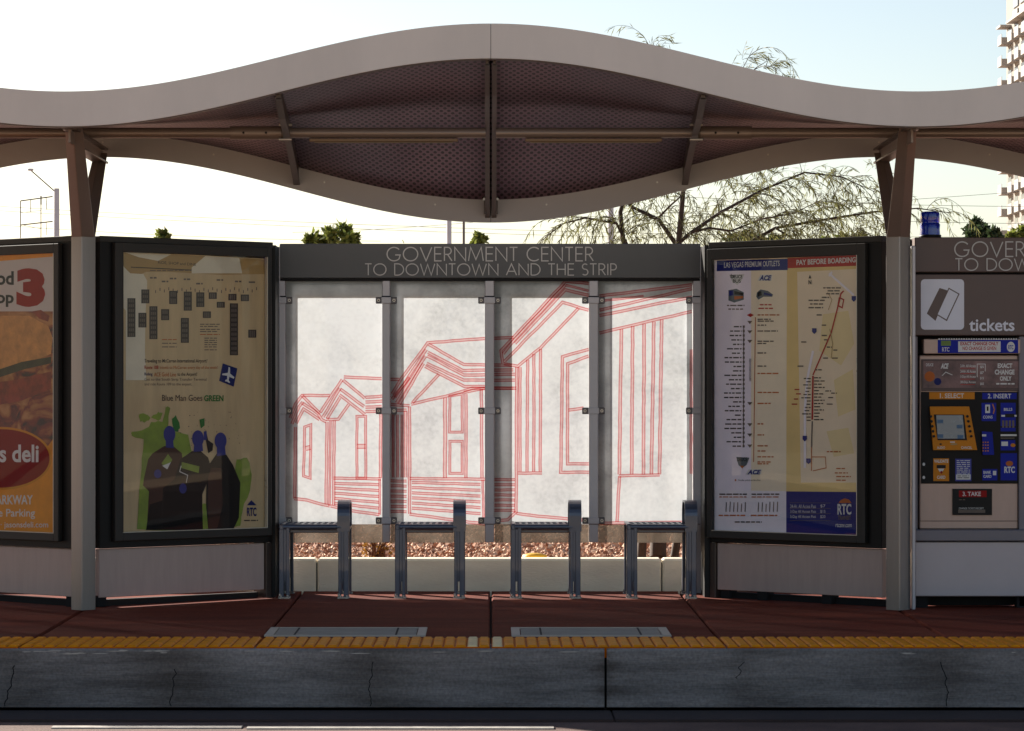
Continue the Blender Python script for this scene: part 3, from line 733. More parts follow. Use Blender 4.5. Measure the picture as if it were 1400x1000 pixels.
    s([(608.5,544),(608.5,654)],5.5); s([(615,542),(632,539),(632,591),(614.5,591)],4,True); s([(615,603.6),(632,603.6),(632,647.5),(615,647.5)],4,True); s([(637,539),(637,654)],4.6); s([(658,532),(659,654)]); s([(634,537),(664,531)])
    s([(560,654.5),(664,655.5)])
    for a,b in ((660,662.5),(667,670.5),(674,678.5),(681,686.5),(688,694.5),(695,702.5)): s([(563,a),(657,b)],4.4)
    s([(560,703),(620,711),(664,717)]); s([(660,656),(661,716)],3.6)
    for y in (656,663,670,677,684,691,698): s([(534,y+1.5),(556,y+2)],4.2)
    for y in (656,663,670,677,684,691,698): s([(676,y),(704,y)],4.2)
    s([(676,712),(694,711),(706,700)]); s([(664,531),(702,531)])
    # fourth house
    s([(805,388),(773,384.8),(702,461.6),(685,479.6),(687.6,497)]); s([(773,390),(704,464),(688,484)]); s([(805,404),(773,396.5),(704,470)]); s([(805,424.4),(769,413.6),(690,494)])
    s([(791,421.5),(739,476),(708,501),(689,497.6)]); s([(773,390),(805,398)],3.6)
    for xt,yt,xb in ((711,502,711),(721.5,492,720.5),(730,484,729.6),(739,477,738.6)): s([(xt,yt),(xb,645)],4.4)
    s([(706.5,502),(705.5,702)]); s([(708,647),(741,647)]); s([(706,702),(735,706),(779,710),(805,712)])
    s([(805,478),(769,488),(768,560),(766.5,646),(805.6,646)]); s([(805,487),(776,497.6),(776,634.5),(805.6,634.5)]); s([(777,561),(798,558)])
    # last pane
    s([(819.6,405),(946,389.6)]); s([(819.6,424.4),(946,395)]); s([(819.6,431.6),(946,406.4)]); s([(819.6,455.6),(946,426)]); s([(819.6,412),(880,405)],3.6)
    for xt,yt,xb in ((849.6,450,846.7),(865,446,863.5),(880.7,443,879.7),(894,440,890.5),(904.7,437,901.6)): s([(xt,yt),(xb,649)],5)
    s([(846,651),(902,649.5)]); s([(847,651),(843.5,714)]); s([(819.6,715.5),(945,714)]); s([(944.8,478),(944.8,648)],4)
    part('drawing',mb,scr)
    return scr
screen=mkscreen()
dup(screen,(-4.72+.10,0,0),'unseen second glass screen beyond the sandwich poster case, added as sun shade')  # out-of-view copy, added to keep the sun off the left platform

# ================================================================== DISPLAY CASES
AX,AD,BX,BD=-2.283,19.20,-1.333,20.05
CZ0,CZ1=.338,2.16
def case_frame(A,B,root,names=True):
    """A,B = ends (x,y) of the front face. returns plane of front face"""
    U=Vector((B[0]-A[0],B[1]-A[1],0)); W=U.length; U.normalize(); V=Vector((0,0,1)); N=U.cross(V)   # N points to viewer
    M=Matrix(((U.x,-N.x,0,A[0]),(U.y,-N.y,0,A[1]),(0,0,1,0),(0,0,0,1)))                            # local: x along, y back, z up
    def b(mb,x0,x1,y0,y1,z0,z1,m,bev=.003): mb.box(x0,x1,y0,y1,z0,z1,m,M,bev)
    mb=MB(); b(mb,0,W,.0,.14,CZ0,CZ1,black_m); b(mb,-.004,W+.004,-.006,.146,CZ1-.03,CZ1+.006,frame_m)
    part('cabinet',mb,root)
    return U,W,N,M,b
def kick(A,B,root,M,b,W,legs):
    mb=MB(); b(mb,.01,W-.045,.02,.06,.050,CZ0-.004,kick_m); b(mb,.0,W-.05,.07,.11,-.02,.034,dark_m); part('kick_panel',mb,root)  # dark rail under the panel added where only floor shadow shows
    for l in legs:
        mb=MB(); b(mb,l,l+.07,.03,.11,.001+zp(19.3),.062,dark_m); part('foot',mb,root)
    mb=MB(); b(mb,W-.042,W+.0,.005,.13,.0,CZ0-.002,darksteel_m); part('end_post',mb,root)
    mb=MB(); mb.box(B[0]-.018,X(382,GD-.06),B[1]+.022,GD+.03,0,CZ1-.01,black_m); mb.box(X(379.5,GD-.07),X(382.7,GD-.07),GD-.085,GD+.035,0,CZ1-.004,mull_m); part('corner_post',mb,root)
def door(root,M,b,pl,px0,py0l,py0r,px1,py1l,py1r,in_px0,in_px1,in_y0l,in_y0r,in_y1l,in_y1r):
    """proud door frame; outer and poster opening measured in photo px on plane pl"""
    u0,zt0=pl.uv(px0,py0l); u1,zt1=pl.uv(px1,py0r); _,zb0=pl.uv(px0,py1l); _,zb1=pl.uv(px1,py1r)
    zt=(zt0+zt1)/2; zb=(zb0+zb1)/2
    a,c0=pl.uv(in_px0,in_y0l); d,c1=pl.uv(in_px1,in_y0r); _,e0=pl.uv(in_px0,in_y1l); _,e1=pl.uv(in_px1,in_y1r)
    it=(c0+c1)/2; ib=(e0+e1)/2
    mb=MB(); 
    b(mb,u0,a,-.035,-.001,zb,zt,frame_m); b(mb,d,u1,-.035,-.001,zb,zt,frame_m)
    b(mb,a,d,-.035,-.001,it,zt,frame_m); b(mb,a,d,-.035,-.001,zb,ib,frame_m)
    dr=part('door',mb,root)
    mb=MB(); g=.006; al=mat('bead_aluminium',(196,190,176),.3,.4,.1)
    b(mb,a,a+.004,-.0345,-.008,ib,it,frame_m,.0005); b(mb,d-.004,d,-.0345,-.008,ib,it,al,.0005); b(mb,a,d,-.0345,-.008,ib,ib+.004,al,.0005)
    part('bead',mb,dr)
    mb=MB(); q=[M@Vector(p) for p in ((a,-.030,ib),(d,-.030,ib),(d,-.030,it),(a,-.030,it))]; mb.face(q,case_glass_m); part('glass',mb,dr)
    return a,d,ib,it
# ---- left case (between the left post and the screen)
lc=thing('display_case','poster case with three dark figures on green paint, between left post and glass screen','display case',(AX,AD,0),'angled poster cases of the shelter')
U,W,N,M,b=case_frame((AX,AD),(BX,BD),lc); kick((AX,AD),(BX,BD),lc,M,b,W,(.0,))
pl=Plane((AX,AD,0),U)
door(lc,M,b,pl,153,331,340,367,738,734,163.5,361.5,345,352,727.5,723)
PPl=Plane(Vector((AX,AD,0))+N*.002,U)
tan_m=mat('poster_tan_paper',(196,170,126),.6,0,.14,3,stretch=(3,3,.5)); tanL_m=mat('poster_pale_tan',(214,204,178),.6,0,.1,4); brown_m=mat('poster_brown',(168,136,82),.6,0,.12,3)
mb=MB(); p=Print(mb,PPl)
p.poly([(161,343),(364,354),(364,726),(161,730)],tan_m)
p.poly([(163,344),(362,355),(362,375),(300,376),(230,372),(200,372),(190,376),(163,376)],brown_m)
p.poly([(163,353),(170,366),(178,374),(196,375),(201,384),(201,400),(199,425),(198,480),(200,520),(172,520),(172,425),(164,415)],tanL_m)  # paler flat patches on the tan paper
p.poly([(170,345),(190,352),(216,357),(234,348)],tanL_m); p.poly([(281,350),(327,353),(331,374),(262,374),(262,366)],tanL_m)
grn=ink('dark_grey',(62,54,50)); gry=ink('mid_grey',(104,92,82)); red=ink('red',(168,40,34)); org=ink('orange',(178,96,44)); navy=ink('navy',(30,36,92)); wh=ink('white',(206,204,198)); 
grnp=mat('ink_green_paint',(122,142,44),.6,0,.25,9); dgrn=ink('deep_green',(44,110,48))
p.text('RIDE, SHOP and DINE',216,(357,360),268,(361.5,364.5),grn,.01); p.line([(179,365.5),(262,369.5)],1.3,grn)
p.greek(205,369.5,262,1.2,gry)
for x,y in ((209,379),(225,384),(236,380),(255,381),(272,387),(300,382),(325,384),(344,385)): p.greek(x-4,y,x+5,2.2,gry)
for x in range(212,352,6): p.rect(x,393+((x*7)%5),x+1.2,397+((x*7)%5),gry)
def tower(x,y0,y1,w=11):
    p.rect(x,y0,x+w,y1,grn); n=max(1,int((y1-y0)/6.2)); h=(y1-y0)/n
    for i in range(n):
        for j in range(3): p.rect(x+1.5+j*(w-3)/3+.3,y0+i*h+1.4,x+1.5+(j+1)*(w-3)/3-.5,y0+(i+1)*h-1,gry)
for x,y0,y1 in ((174,408,461),(193,396,415),(189,428,448),(204,419,464),(220,423,438),(231,398,416),(251,399,425),(247,435,469),(268,400,420),(285,400,409),(296,413,421),(277,426,435),(312,402,411),(329,403,412),(314,415,486),(339,451,462)): tower(x,y0,y1)
for i,y in enumerate((443,446,450,453,457)): p.greek(273,y,300-3*(i%2),1.2,org if i==4 else gry)
for y in (462,465,468,471,474,478): p.greek(279,y,296,1.2,gry)
for y in (464,469,474): p.greek(221,y,241,1.2,org if y==464 else gry)
p.text('Traveling to McCarran International Airport?',197,491,283,497.5,grn,.008)
p.text('Route 108',197,500,216,505,red,.008); p.text('travels to McCarran every day of the week!',218,500.5,297,506,org)
p.text('Riding',197,509.5,208,515,navy,.008); p.text('ACE Gold Line',210,509.5,240,515,org,.006); p.text('to the Airport?',242,509.5,269,515.5,grn,.008)
p.text('Get to the South Strip Transfer Terminal',197,517,282,522,gry); p.text('and ride Route 109 to the airport.',197,523.5,262,528.5,gry)
p.poly([(304,497),(324,504),(319,529),(299,521)],navy)
p.poly([(312,502),(314,503),(314,511),(320,516),(319,518),(313,515.5),(312,520),(314,523),(313,524),(310,522),(307,521.5),(308,519.5),(310,519),(310,514),(303,513),(303.5,511),(311,510)],wh)
p.text('Blue Man Goes',221,540,276,548.5,grn); p.text('GREEN',278.5,540.5,305,549,dgrn,.03)
# green paint and three plain figures
rr=random.Random(5)
def blot(pts,m): 
    q=[]
    for i,a in enumerate(pts):
        b_=pts[(i+1)%len(pts)]
        for t in (0,.33,.66): q.append((a[0]+(b_[0]-a[0])*t+rr.uniform(-1.3,1.3),a[1]+(b_[1]-a[1])*t+rr.uniform(-1.5,1.5)))
    p.poly(q,m)
blot([(179,590),(200,586),(206,578),(222,576),(226,556),(231,557),(229,590),(240,592),(258,594),(262,630),(250,725),(188,725),(192,640),(197,600),(180,596)],grnp)
blot([(190,567),(200,566),(205,573),(198,577),(191,576)],grnp); blot([(207,570),(215,563),(222,566),(216,576)],grnp)
blot([(235,572),(240,567),(246,583),(244,590),(236,589)],dgrn); blot([(322,628),(338,625),(343,650),(341,670),(331,700),(328,720),(320,722),(322,660)],grnp)
blot([(276,690),(282,690),(283,724),(276,724)],grnp)
for _ in range(40): 
    x,y=rr.uniform(232,330),rr.uniform(560,610); w=rr.uniform(.5,1.3); p.rect(x,y,x+w,y+w,grn)
cl1=ink('cloth_brown',(66,44,36)); cl2=ink('cloth_black',(30,26,24)); cl3=ink('trousers',(14,12,12)); head=ink('dusk_blue',(52,56,120))
p.poly([(224,610),(236,610),(248,620),(250,640),(240,690),(236,725),(200,725),(203,672),(195,664),(196,655),(202,628),(208,620)],cl1)
p.poly([(204,690),(236,680),(236,725),(199,725)],cl3)
p.ell(231,594,8,11.5,head); p.poly([(226,602),(236,602),(237,613),(226,612)],head)
p.poly([(284,602),(291,607),(290,616),(284,620),(279,592),(281,588)],cl2)
p.poly([(296,620),(309,622),(318,636),(328,660),(326,708),(318,725),(284,725),(281,690),(282,640)],cl2)
p.poly([(284,640),(302,640),(304,690),(296,725),(284,725)],cl1)
p.ell(301,603,8.2,11.5,head); p.poly([(296,610),(307,610),(308,622),(296,624)],head)
p.poly([(262,617),(274,617),(284,626),(288,640),(281,664),(276,676),(276,725),(220,725),(222,668),(238,655),(246,628)],cl2)
p.poly([(224,672),(275,672),(277,725),(220,725)],cl3)
p.ell(270,600,8,11.5,head); p.poly([(265,606),(276,606),(277,617),(264,618)],head)
p.rect(278,590,282,602,head); p.poly([(272,574),(279,572),(279,582),(274,586)],dgrn)
p.poly([(229,621),(235,629),(228,640),(220,634)],grnp); p.poly([(229,634),(233,632),(228,642),(221,637)],wh)
p.poly([(248,632),(272,638),(271,647),(247,640)],grnp); p.line([(247,637),(245,645),(256,650),(254,660)],1.2,wh)
p.ell(215,648,5,6,head); p.ell(249.5,668,5,7,head)
p.text('RTC',337,694,350,706,navy,.03); p.poly([(337,691),(343,684),(350,691)],navy); p.greek(333,711,352,1.6,grn)
part('poster',mb,lc)
# ---- right case: route map
rc=thing('display_case','case with transit route map under blue and red headings, beside the right post','display case',(-AX,AD,0),'angled poster cases of the shelter')
U,W,N,M,b=case_frame((-BX,BD),(-AX,AD),rc)
mb=MB(); b(mb,.045,W-.01,.02,.06,.050,CZ0-.004,kick_m); b(mb,.045,W-.01,.07,.11,-.02,.036,dark_m); part('kick_panel',mb,rc)  # second box: added dark rail in place of the floor shadow
for l in (.06,.34,.82): 
    mb=MB(); b(mb,l,l+.07,.03,.11,-.008,.062,dark_m); part('foot',mb,rc)
mb=MB(); b(mb,0,.042,.005,.13,.0,CZ0-.002,darksteel_m); part('end_post',mb,rc)
mb=MB(); mb.box(-BX+.018,X(958,GD-.06),BD+.022,GD+.03,0,CZ1-.01,black_m); mb.box(X(957.4,GD-.07),X(960.6,GD-.07),GD-.085,GD+.035,0,CZ1-.004,mull_m); part('corner_post',mb,rc)
O=Vector((-BX,BD,0)); pl=Plane(O,U)
door(rc,M,b,pl,971,341,333,1187,737,741,977,1176,355,350,726,732)
PPl=Plane(O+N*.002,U); mb=MB(); p=Print(mb,PPl)
lil=mat('poster_lilac',(234,224,232),.6,0,.08,3); crm=mat('poster_cream',(234,218,188),.6,0,.08,3); ylw=mat('poster_ochre',(224,194,124),.6,0,.1,2.5); palep=mat('poster_grey_white',(234,226,230),.6,0,.06,3)
sand=mat('poster_sand',(232,212,180),.6,0,.06,3); navb=ink('route_navy',(28,36,110))
p.poly([(975,352),(1178,346),(1178,733),(975,728)],crm)
p.poly([(975,352),(1027,352),(1027,672),(975,670)],lil); p.poly([(1076,352),(1178,348),(1178,673),(1075,672)],ylw)
p.poly([(1090,372),(1172,368),(1172,660),(1095,660)],sand)
for pts in ([(1125,430),(1160,425),(1168,470),(1150,500),(1120,480)],[(1140,520),(1166,505),(1170,560),(1146,570)],[(1130,590),(1160,585),(1168,620),(1140,625)]): p.poly(pts,mat('poster_park',(226,204,150),.6,0,.06,3))
p.poly([(975,670),(1075,672),(1075,729),(975,727)],palep); p.poly([(1075,672),(1178,673),(1178,732),(1075,729)],navb)
p.poly([(980,356.5),(1077,354),(1077,369.5),(980,371)],navb); p.poly([(1077,353),(1178,348),(1178,363.5),(1077,367)],red)
p.text('LAS VEGAS PREMIUM OUTLETS',990,(359,356.5),1066,(366.5,364),wh,.01); p.text('PAY BEFORE BOARDING',1089,(355.5,351.5),1170,(363,359),wh,.03)
# marks and vehicles
p.poly([(997,376),(1018,375),(1014,384),(1008,390),(1001,385)],wh); p.text('the',998,374.5,1004,380,blackp_m,.02); p.text('DEUCE',1000,376,1015,381,blackp_m,.03); p.text('BUS',1002,382,1013,387,grn,.03)
p.poly([(1036,384),(1040,376),(1056,376),(1055,384)],wh); p.text('ACE',1038,376.5,1055,384,navb,.05,.3)
busc=ink('bus_side',(92,100,104)); 
p.poly([(996,397),(1007,395),(1017,400),(1017,410),(1004,414),(996,411)],busc); p.poly([(997,398),(1003,397),(1003,404),(997,405)],navb); p.poly([(1004,398),(1016,401),(1016,404),(1004,403)],blackp_m); p.poly([(1004,405),(1016,405),(1016,408),(1004,410)],org)
p.poly([(1035,400),(1040,396),(1050,398),(1057,403),(1056,406),(1044,406),(1037,410),(1034,406)],busc); p.poly([(1036,400),(1041,398),(1042,404),(1036,406)],blackp_m); p.poly([(1045,400),(1056,403),(1055,405),(1044,403)],navb)
for x0,x1,y,c in ((994,1018,417,gry),(996,1016,422,gry),(1039,1055,416,red),(1037,1057,421,red)): p.greek(x0,y,x1,1.8,c)
p.poly([(1021,431),(1026,428.5),(1031,431),(1026,434)],red)
# two stop lists
p.line([(1017,446),(1016.5,612)],1.5,grn); p.line([(1033,434),(1030.5,632)],1.5,org)
rr=random.Random(21)
for i in range(28):
    y=446+i*6.05; l=rr.uniform(8,24); p.greek(1014-l,y,1014,1.8,grn,rr); p.rect(1015.6,y-.8,1018.4,y+2.4,gry)
for y,l in ((430,30),(436,18),(438.5,22),(444,12),(452,28),(466,22),(469,12),(482,13),(500,12),(510,30),(536,30),(551,18),(579,10),(594,9),(609,14),(616,11),(624,22),(631,18),(633.5,15)):
    p.greek(1036,y,1036+l,1.7,org if y>505 or y<432 else gry,rr)
for y in (440,453,466,551,580,594,609): p.poly([(1022,y-1),(1029,y-1),(1025.5,y+3.5)],gry)
p.text('NORTHBOUND',1024.5,490,1027.5,522,gry)
p.poly([(1007,625),(1025,626),(1021,636),(1015,640),(1010,636)],busc); p.text('DEUCE',1008,625.5,1022,631,blackp_m,.03); p.poly([(1012,637),(1018,637),(1015,641)],org)
p.poly([(1020,649),(1024,642),(1042,642),(1041,649)],wh); p.text('ACE',1022,642.5,1041,649,navb,.05,.3)
p.rect(1005,655.5,1007,658,org); p.text('Transfer points are fare free',1009,655.5,1040,658.5,grn)
for cx in (1002,1046):
    p.greek(cx-18,675,cx+20,1.8,grn,rr); p.greek(cx-18,679,cx+19,1.4,org,rr)
    for j in range(6): p.line([(cx-9+j*5.2,700),(cx-8.4+j*5.2,686+rr.uniform(0,3))],1.5,gry)
    p.greek(cx-19,704,cx+18,1.8,org,rr)
p.greek(1005,713,1042,1.8,grn,rr)
for i,(y,t,c) in enumerate(((690,'24-Hr. All Access Pass','$7'),(697.5,'3-Day All Access Pass','$15'),(704.5,'5-Day All Access Pass','$20'))):
    p.text(t,1081,y,1116,y+5,wh); p.text(c,1122,y,1129,y+4.5,wh); p.line([(1080,y-2.5),(1136,y-2)],.5,gry)
p.line([(1080,712),(1136,712)],.5,gry)
p.poly([(1147,688),(1150,684),(1155,681.5),(1161,683),(1165,688)],org); p.text('RTC',1145.5,689,1164.5,704,wh,.03); p.text('TRANSIT',1146,705,1164,711,gry,.02); p.text('rtcsnv.com',1143,716,1165,721,wh,.01)
# map
p.line([(1112,480),(1104,520),(1101,560),(1101,640)],4,palep); p.line([(1134,374),(1168,404)],3,palep); p.line([(1138,372),(1134,378)],3,palep)
p.line([(1154,398),(1150,402),(1148,412),(1137,455),(1112,513)],2.2,red); p.line([(1148,407),(1154,410),(1152,421),(1146,418),(1148,407)],1.8,red); p.line([(1112,514),(1111,574)],2.8,red)
p.line([(1111,576),(1110,612)],2,gry); p.line([(1110,612),(1110,644)],1.4,org); p.line([(1110,625),(1129,625),(1130,640),(1112,644)],1.2,org)
p.line([(1135,450),(1139,470),(1137,490)],1.2,brown_m); p.line([(1132,400),(1138,410),(1133,424)],1,brown_m)
for x0,y,x1 in ((1126,393,1150),(1132,397,1150),(1130,401,1148),(1106,410,1128),(1108,415,1128),(1106,420,1126),(1124,406,1134),(1117,430,1124),(1124,444,1130),(1124,458,1132),(1127,464,1132),(1131,474,1138),(1140,478,1146),(1126,489,1134),(1138,489,1146),(1096,467,1103),(1091,500,1099),(1115,505,1124)): p.greek(x0,y,x1,1.8,gry,rr)
for i in range(14):
    y=516+i*4.4; p.greek(1113.5,y,1113.5+rr.uniform(7,15),1.5,grn,rr); p.greek(1109-rr.uniform(5,13),y+1,1109,1.5,grn,rr)
for x,y in ((1090,532),(1092,538),(1089,545),(1086,552),(1132,534),(1140,537),(1136,543),(1134,552)): p.greek(x-3,y,x+5,1.6,gry if x>1100 else red,rr)
for x,y in ((1114,453),(1168,409),(1101,600),(1106,631)): p.poly([(x-3,y-4),(x+3,y-4),(x+3,y+1),(x,y+4),(x-3,y+1)],navb)
p.text('N',1106,383,1110,389,grn,.03); p.poly([(1106,381),(1108,376),(1110,381)],grn)
for a in ((1131,617,1150),(1142,646,1160),(1144,640,1156),(1144,651,1164),(1144,656,1158)): p.greek(a[0],a[1],a[2],1.6,org,rr)
part('poster',mb,rc)
# ---- outer left case: deli advertisement
A=(X(3,19.2)-.0,19.2)
ax=-2.445
dc=thing('display_case','case with yellow sandwich shop poster and big red 3 at far left','display case',(ax,AD,0),'angled poster cases of the shelter')
B0=(ax-.95,BD)
U,W,N,M,b=case_frame(B0,(ax,AD),dc)
mb=MB(); b(mb,.045,W-.01,.02,.06,.055,CZ0-.004,kick_m); b(mb,.045,W-.01,.07,.11,-.02,.036,dark_m); part('kick_panel',mb,dc)  # dark rail again put in for the shadow below the panel
for l in (.06,W-.09): 
    mb=MB(); b(mb,l,l+.07,.03,.11,-.008,.062,dark_m); part('foot',mb,dc)
O=Vector((B0[0],B0[1],0)); pl=Plane(O,U)
door(dc,M,b,pl,-82,341,333,85.5,734,739,-70,79,354,345,724,728.5)
PPl=Plane(O+N*.002,U); mb=MB(); p=Print(mb,PPl)
gold=mat('poster_gold',(214,136,10),.6,0,.18,4)
bread=None
def foodmat():
    m,n,b_=nt('sandwich_photo'); N_=n.nodes.new; L=n.links.new
    tc=N_('ShaderNodeTexCoord'); n1=N_('ShaderNodeTexNoise'); n1.inputs['Scale'].default_value=5.5; n1.inputs['Detail'].default_value=8; n1.inputs['Distortion'].default_value=1.2
    mp=N_('ShaderNodeMapping'); mp.inputs['Scale'].default_value=(1,1,1.7); mp.inputs['Rotation'].default_value=(0,R(15),0); L(tc.outputs['Object'],mp.inputs['Vector']); L(mp.outputs['Vector'],n1.inputs['Vector'])
    r=N_('ShaderNodeValToRGB'); e=r.color_ramp.elements; e[0].position=.34; e[0].color=lin((44,32,26))+(1,); e[1].position=.68; e[1].color=lin((176,124,74))+(1,)
    k=e.new(.44); k.color=lin((116,46,32))+(1,); k=e.new(.53); k.color=lin((150,96,48))+(1,)
    L(n1.outputs['Fac'],r.inputs['Fac']); L(r.outputs['Color'],b_.inputs['Base Color']); b_.inputs['Roughness'].default_value=.55; return m
p.poly([(-72,354),(79,345),(79,728.5),(-72,724)],gold)
p.poly([(-66,363),(73,351),(73,426),(-66,426)],mat('poster_offwhite',(190,182,174),.6,0,.06,3))
p.poly([(-66,426),(73,426),(73,600),(60,618),(40,606),(20,602),(-66,602)],foodmat())
crust=mat('bread_crust',(190,136,76),.6,0,.3,16); p.poly([(-66,432),(40,432),(66,446),(72,462),(70,484),(50,492),(20,500),(-66,520)],crust)
leafm=mat('lettuce_dark',(56,60,40),.6,0,.5,18); p.poly([(-66,508),(0,505),(30,495),(70,488),(70,497),(34,505),(0,516),(-66,522)],leafm)
tom=mat('meat_red',(132,58,42),.6,0,.45,16); p.poly([(-66,530),(20,520),(70,508),(70,532),(30,548),(-66,566)],tom); p.poly([(44,426),(56,424),(68,432),(66,440),(54,436)],tom)
rd=ink('signal_red',(140,14,14)); p.text('3',22.5,367,62,420,rd,.07)
p.text('Food',-28,371,19,390,blackp_m,.03); p.text('Shop',-28,398,19,420,blackp_m,.03)
p.ell(2,627,69,43,ink('yellow_ring',(196,132,40)),48); p.ell(2,627,66,40,ink('oval_red',(126,12,12)),48)
p.text("jason's deli",-62,607,53,640,wh,.025)
p.text('RAINBOW & PARKWAY',-80,677,45,690,wh,.02); p.text('Free Parking',-20,696,48,710,wh,.01); p.text('\u00b7 jasonsdeli.com',1,713.5,66,724,wh,.008)
part('poster',mb,dc)

# ================================================================== TICKET WALL + MACHINE
TD=19.20
tw=thing('ticket_wall','brown headed wall unit with tickets sign and ticket symbol, right of the right post','ticket kiosk',(X(1330,TD),TD,0))
x0=X(1250,TD); x1=x0+1.76
mb=MB(); mb.box(x0,x1,TD-.02,TD+.14,Z(372.5,TD),Z(325,TD),headb_m,bev=.004); mb.box(x0-.015,x1,TD+.02,TD+.12,Z(376,TD),Z(371.5,TD),dark_m)
hd=part('name_board',mb,tw)
pl=Plane((0,TD-.02,0),(1,0,0)); mb=MB()
k_=302/283.
a=pl.uv(1305,351); c=pl.uv(1305+283*1.07,331); futura(hd,pl,'GOVERNMENT CENTER',a[0],a[1],c[0],c[1],letter_m,.085)
a=pl.uv(1306-28+.5,371-1); c=pl.uv(1306-28+343*1.07,354); futura(hd,pl,'TO DOWNTOWN AND THE STRIP',pl.uv(1306,370)[0],a[1],pl.uv(1306,370)[0]+(c[0]-a[0]),c[1],letter_m,.095)
mb=MB(); mb.box(x0,x1,TD-.02,TD+.14,Z(459,TD),Z(375.5,TD),headb_m,bev=.004); sg=part('tickets_sign',mb,tw)
mb=MB(); p=Print(mb,pl)
signw=mat('sign_white',(214,214,222),.5,0,.04)
def rrect(x0,y0,x1,y1,r,m):
    q=[]
    for cx,cy,a in ((x1-r,y0+r,-90),(x1-r,y1-r,0),(x0+r,y1-r,90),(x0+r,y0+r,180)):
        q+=[(cx+r*math.cos(R(a+t)),cy+r*math.sin(R(a+t))) for t in (0,30,60,90)]
    p.poly(q,m)
rrect(1259,382,1318,451,5,signw)
p.poly([(1284.5,394),(1296,397.5),(1279,439),(1267,429)],headb_m)
p.poly([(1297,393.5),(1312,402),(1294.5,439.5),(1280,430.5)],headb_m); p.poly([(1297.6,395.6),(1310,402.6),(1293.8,437),(1282,430)],signw)
p.text('tickets',1325,436,1387,453,signw,.018)
part('sign_print',mb,sg)
sil=mat('machine_silver',(178,152,138),.42,.25,.1,4,stretch=(1,1,.3)); slate=mat('kiosk_slate',(120,114,118),.5,.3,.08,4)
mb=MB(); mb.box(x0-.02,x0+.02,TD,TD+.12,0,Z(460,TD),slate,bev=.004); mb.box(X(1393,TD),x1,TD,TD+.12,0,Z(460,TD),slate,bev=.004)
mb.box(x0-.02,x1,TD+.12,TD+.16,0,Z(326,TD),dark_m); part('side_frame',mb,tw)
mb=MB(); mb.box(x0-.005,x1,TD-.06,TD+.1,Z(739.5,TD),Z(724,TD),slate,bev=.005); part('ledge',mb,tw)
mb=MB(); mb.box(x0,x1,TD-.04,TD+.1,Z(815,TD),Z(741,TD),mat('kiosk_panel',(186,174,172),.5,.15,.06,3),bev=.004); part('kick_panel',mb,tw)
for xx in (x0+.01,x0+.60,x0+1.2,x1-.08):
    mb=MB(); mb.box(xx,xx+.07,TD,TD+.1,-.008,Z(815,TD)-.001,dark_m); part('foot',mb,tw)
mb=MB(); mb.box(X(1268,TD+.2),X(1372,TD+.2),TD+.2,TD+.24,-.004,.07,conc_m,bev=.005); part('plinth',mb,tw)
# the machine itself
MD=19.22
tm=thing('ticket_machine','silver ticket vending machine with black control face under the tickets sign','ticket machine',(X(1325,MD),MD,Z(724,MD)))
mb=MB(); mb.box(X(1257,MD),X(1392,MD),MD,MD+.11,Z(723.5,MD),Z(486,MD),sil,bev=.006); mb.box(X(1257,MD)+.002,X(1392,MD)-.002,MD-.0015,MD+.01,Z(713,MD),Z(712.2,MD),dark_m)
part('body',mb,tm)
mb=MB(); mb.box(X(1262,MD),X(1394,MD),MD-.03,MD+.1,Z(484,MD),Z(464,MD),sil,bev=.004); hp=part('top_strip',mb,tm)
pl=Plane((0,MD-.03,0),(1,0,0)); mb=MB(); p=Print(mb,pl); blu=ink('transit_blue',(24,36,140))
p.rect(1282,465,1392,483,blu); p.rect(1310,467,1368,481.5,wh); p.text('EXACT CHANGE ONLY',1313,467.5,1365,472.5,red,.03); p.text('NO CHANGE IS GIVEN',1316,474,1362,479,red,.02)
p.rect(1286.5,466,1300,473,ink('note_green',(110,130,70))); p.text('RTC',1288,475,1298,481,wh,.02); p.ell(1382,474.5,5.5,7,wh); p.text('RTC',1378.5,472,1385.5,478,blu,.03)
for i in range(32): p.rect(1283+i*3.4,462.8,1285+i*3.4,464.8,wh)
part('top_strip_print',mb,hp)
mb=MB(); mb.box(X(1259.5,MD),X(1396,MD),MD-.008,MD-.002,Z(535,MD),Z(491.5,MD),mat('info_frame',(70,46,44),.4),bev=.002)
ip=part('info_panel',mb,tm); pl=Plane((0,MD-.008,0),(1,0,0)); mb=MB(); p=Print(mb,pl)
foto=mat('info_photo',(112,84,80),.5,0,.7,9)
p.rect(1262.5,494,1393,530.5,foto); p.text('DEUCE',1266,497,1276,501,wh,.02); p.text('ACE',1286,497,1297,504.5,wh,.05,.3)
p.ell(1271,515,7,7,org); p.ell(1282,522,5,5,navy); p.line([(1288,514),(1293,509),(1302,513)],1,wh)
rr=random.Random(8)
for i,t in enumerate(('2-Hr. All Access','24-Hr. All Access','3-Day All Access','30-Day Access')): p.text(t,1313,498.5+i*7.5,1334,502.5+i*7.5,wh,.01); p.rect(1313,503.2+i*7.5,1333,504+i*7.5,red)
p.line([(1336,516),(1336,498),(1347,498),(1347,508)],.9,wh); 
for y,t in ((500,'$5'),(508,'$7'),(515.5,'$15'),(523,'$65')): p.text(t,1340,y,1345,y+4,wh,.02)
p.text('EXACT',1364,497,1384,503.5,wh,.04); p.text('CHANGE',1360,505.5,1387,512.5,wh,.04); p.text('ONLY',1367,514.5,1383,521,wh,.04); p.greek(1362,524,1387,2,wh,rr)
part('info_print',mb,ip)
mb=MB(); mb.box(X(1259,MD),X(1395.5,MD),MD-.006,MD-.001,Z(661.5,MD),Z(536,MD),mat('control_black',(16,15,17),.4,0,.1,spec=.15),bev=.002); cp=part('control_face',mb,tm)
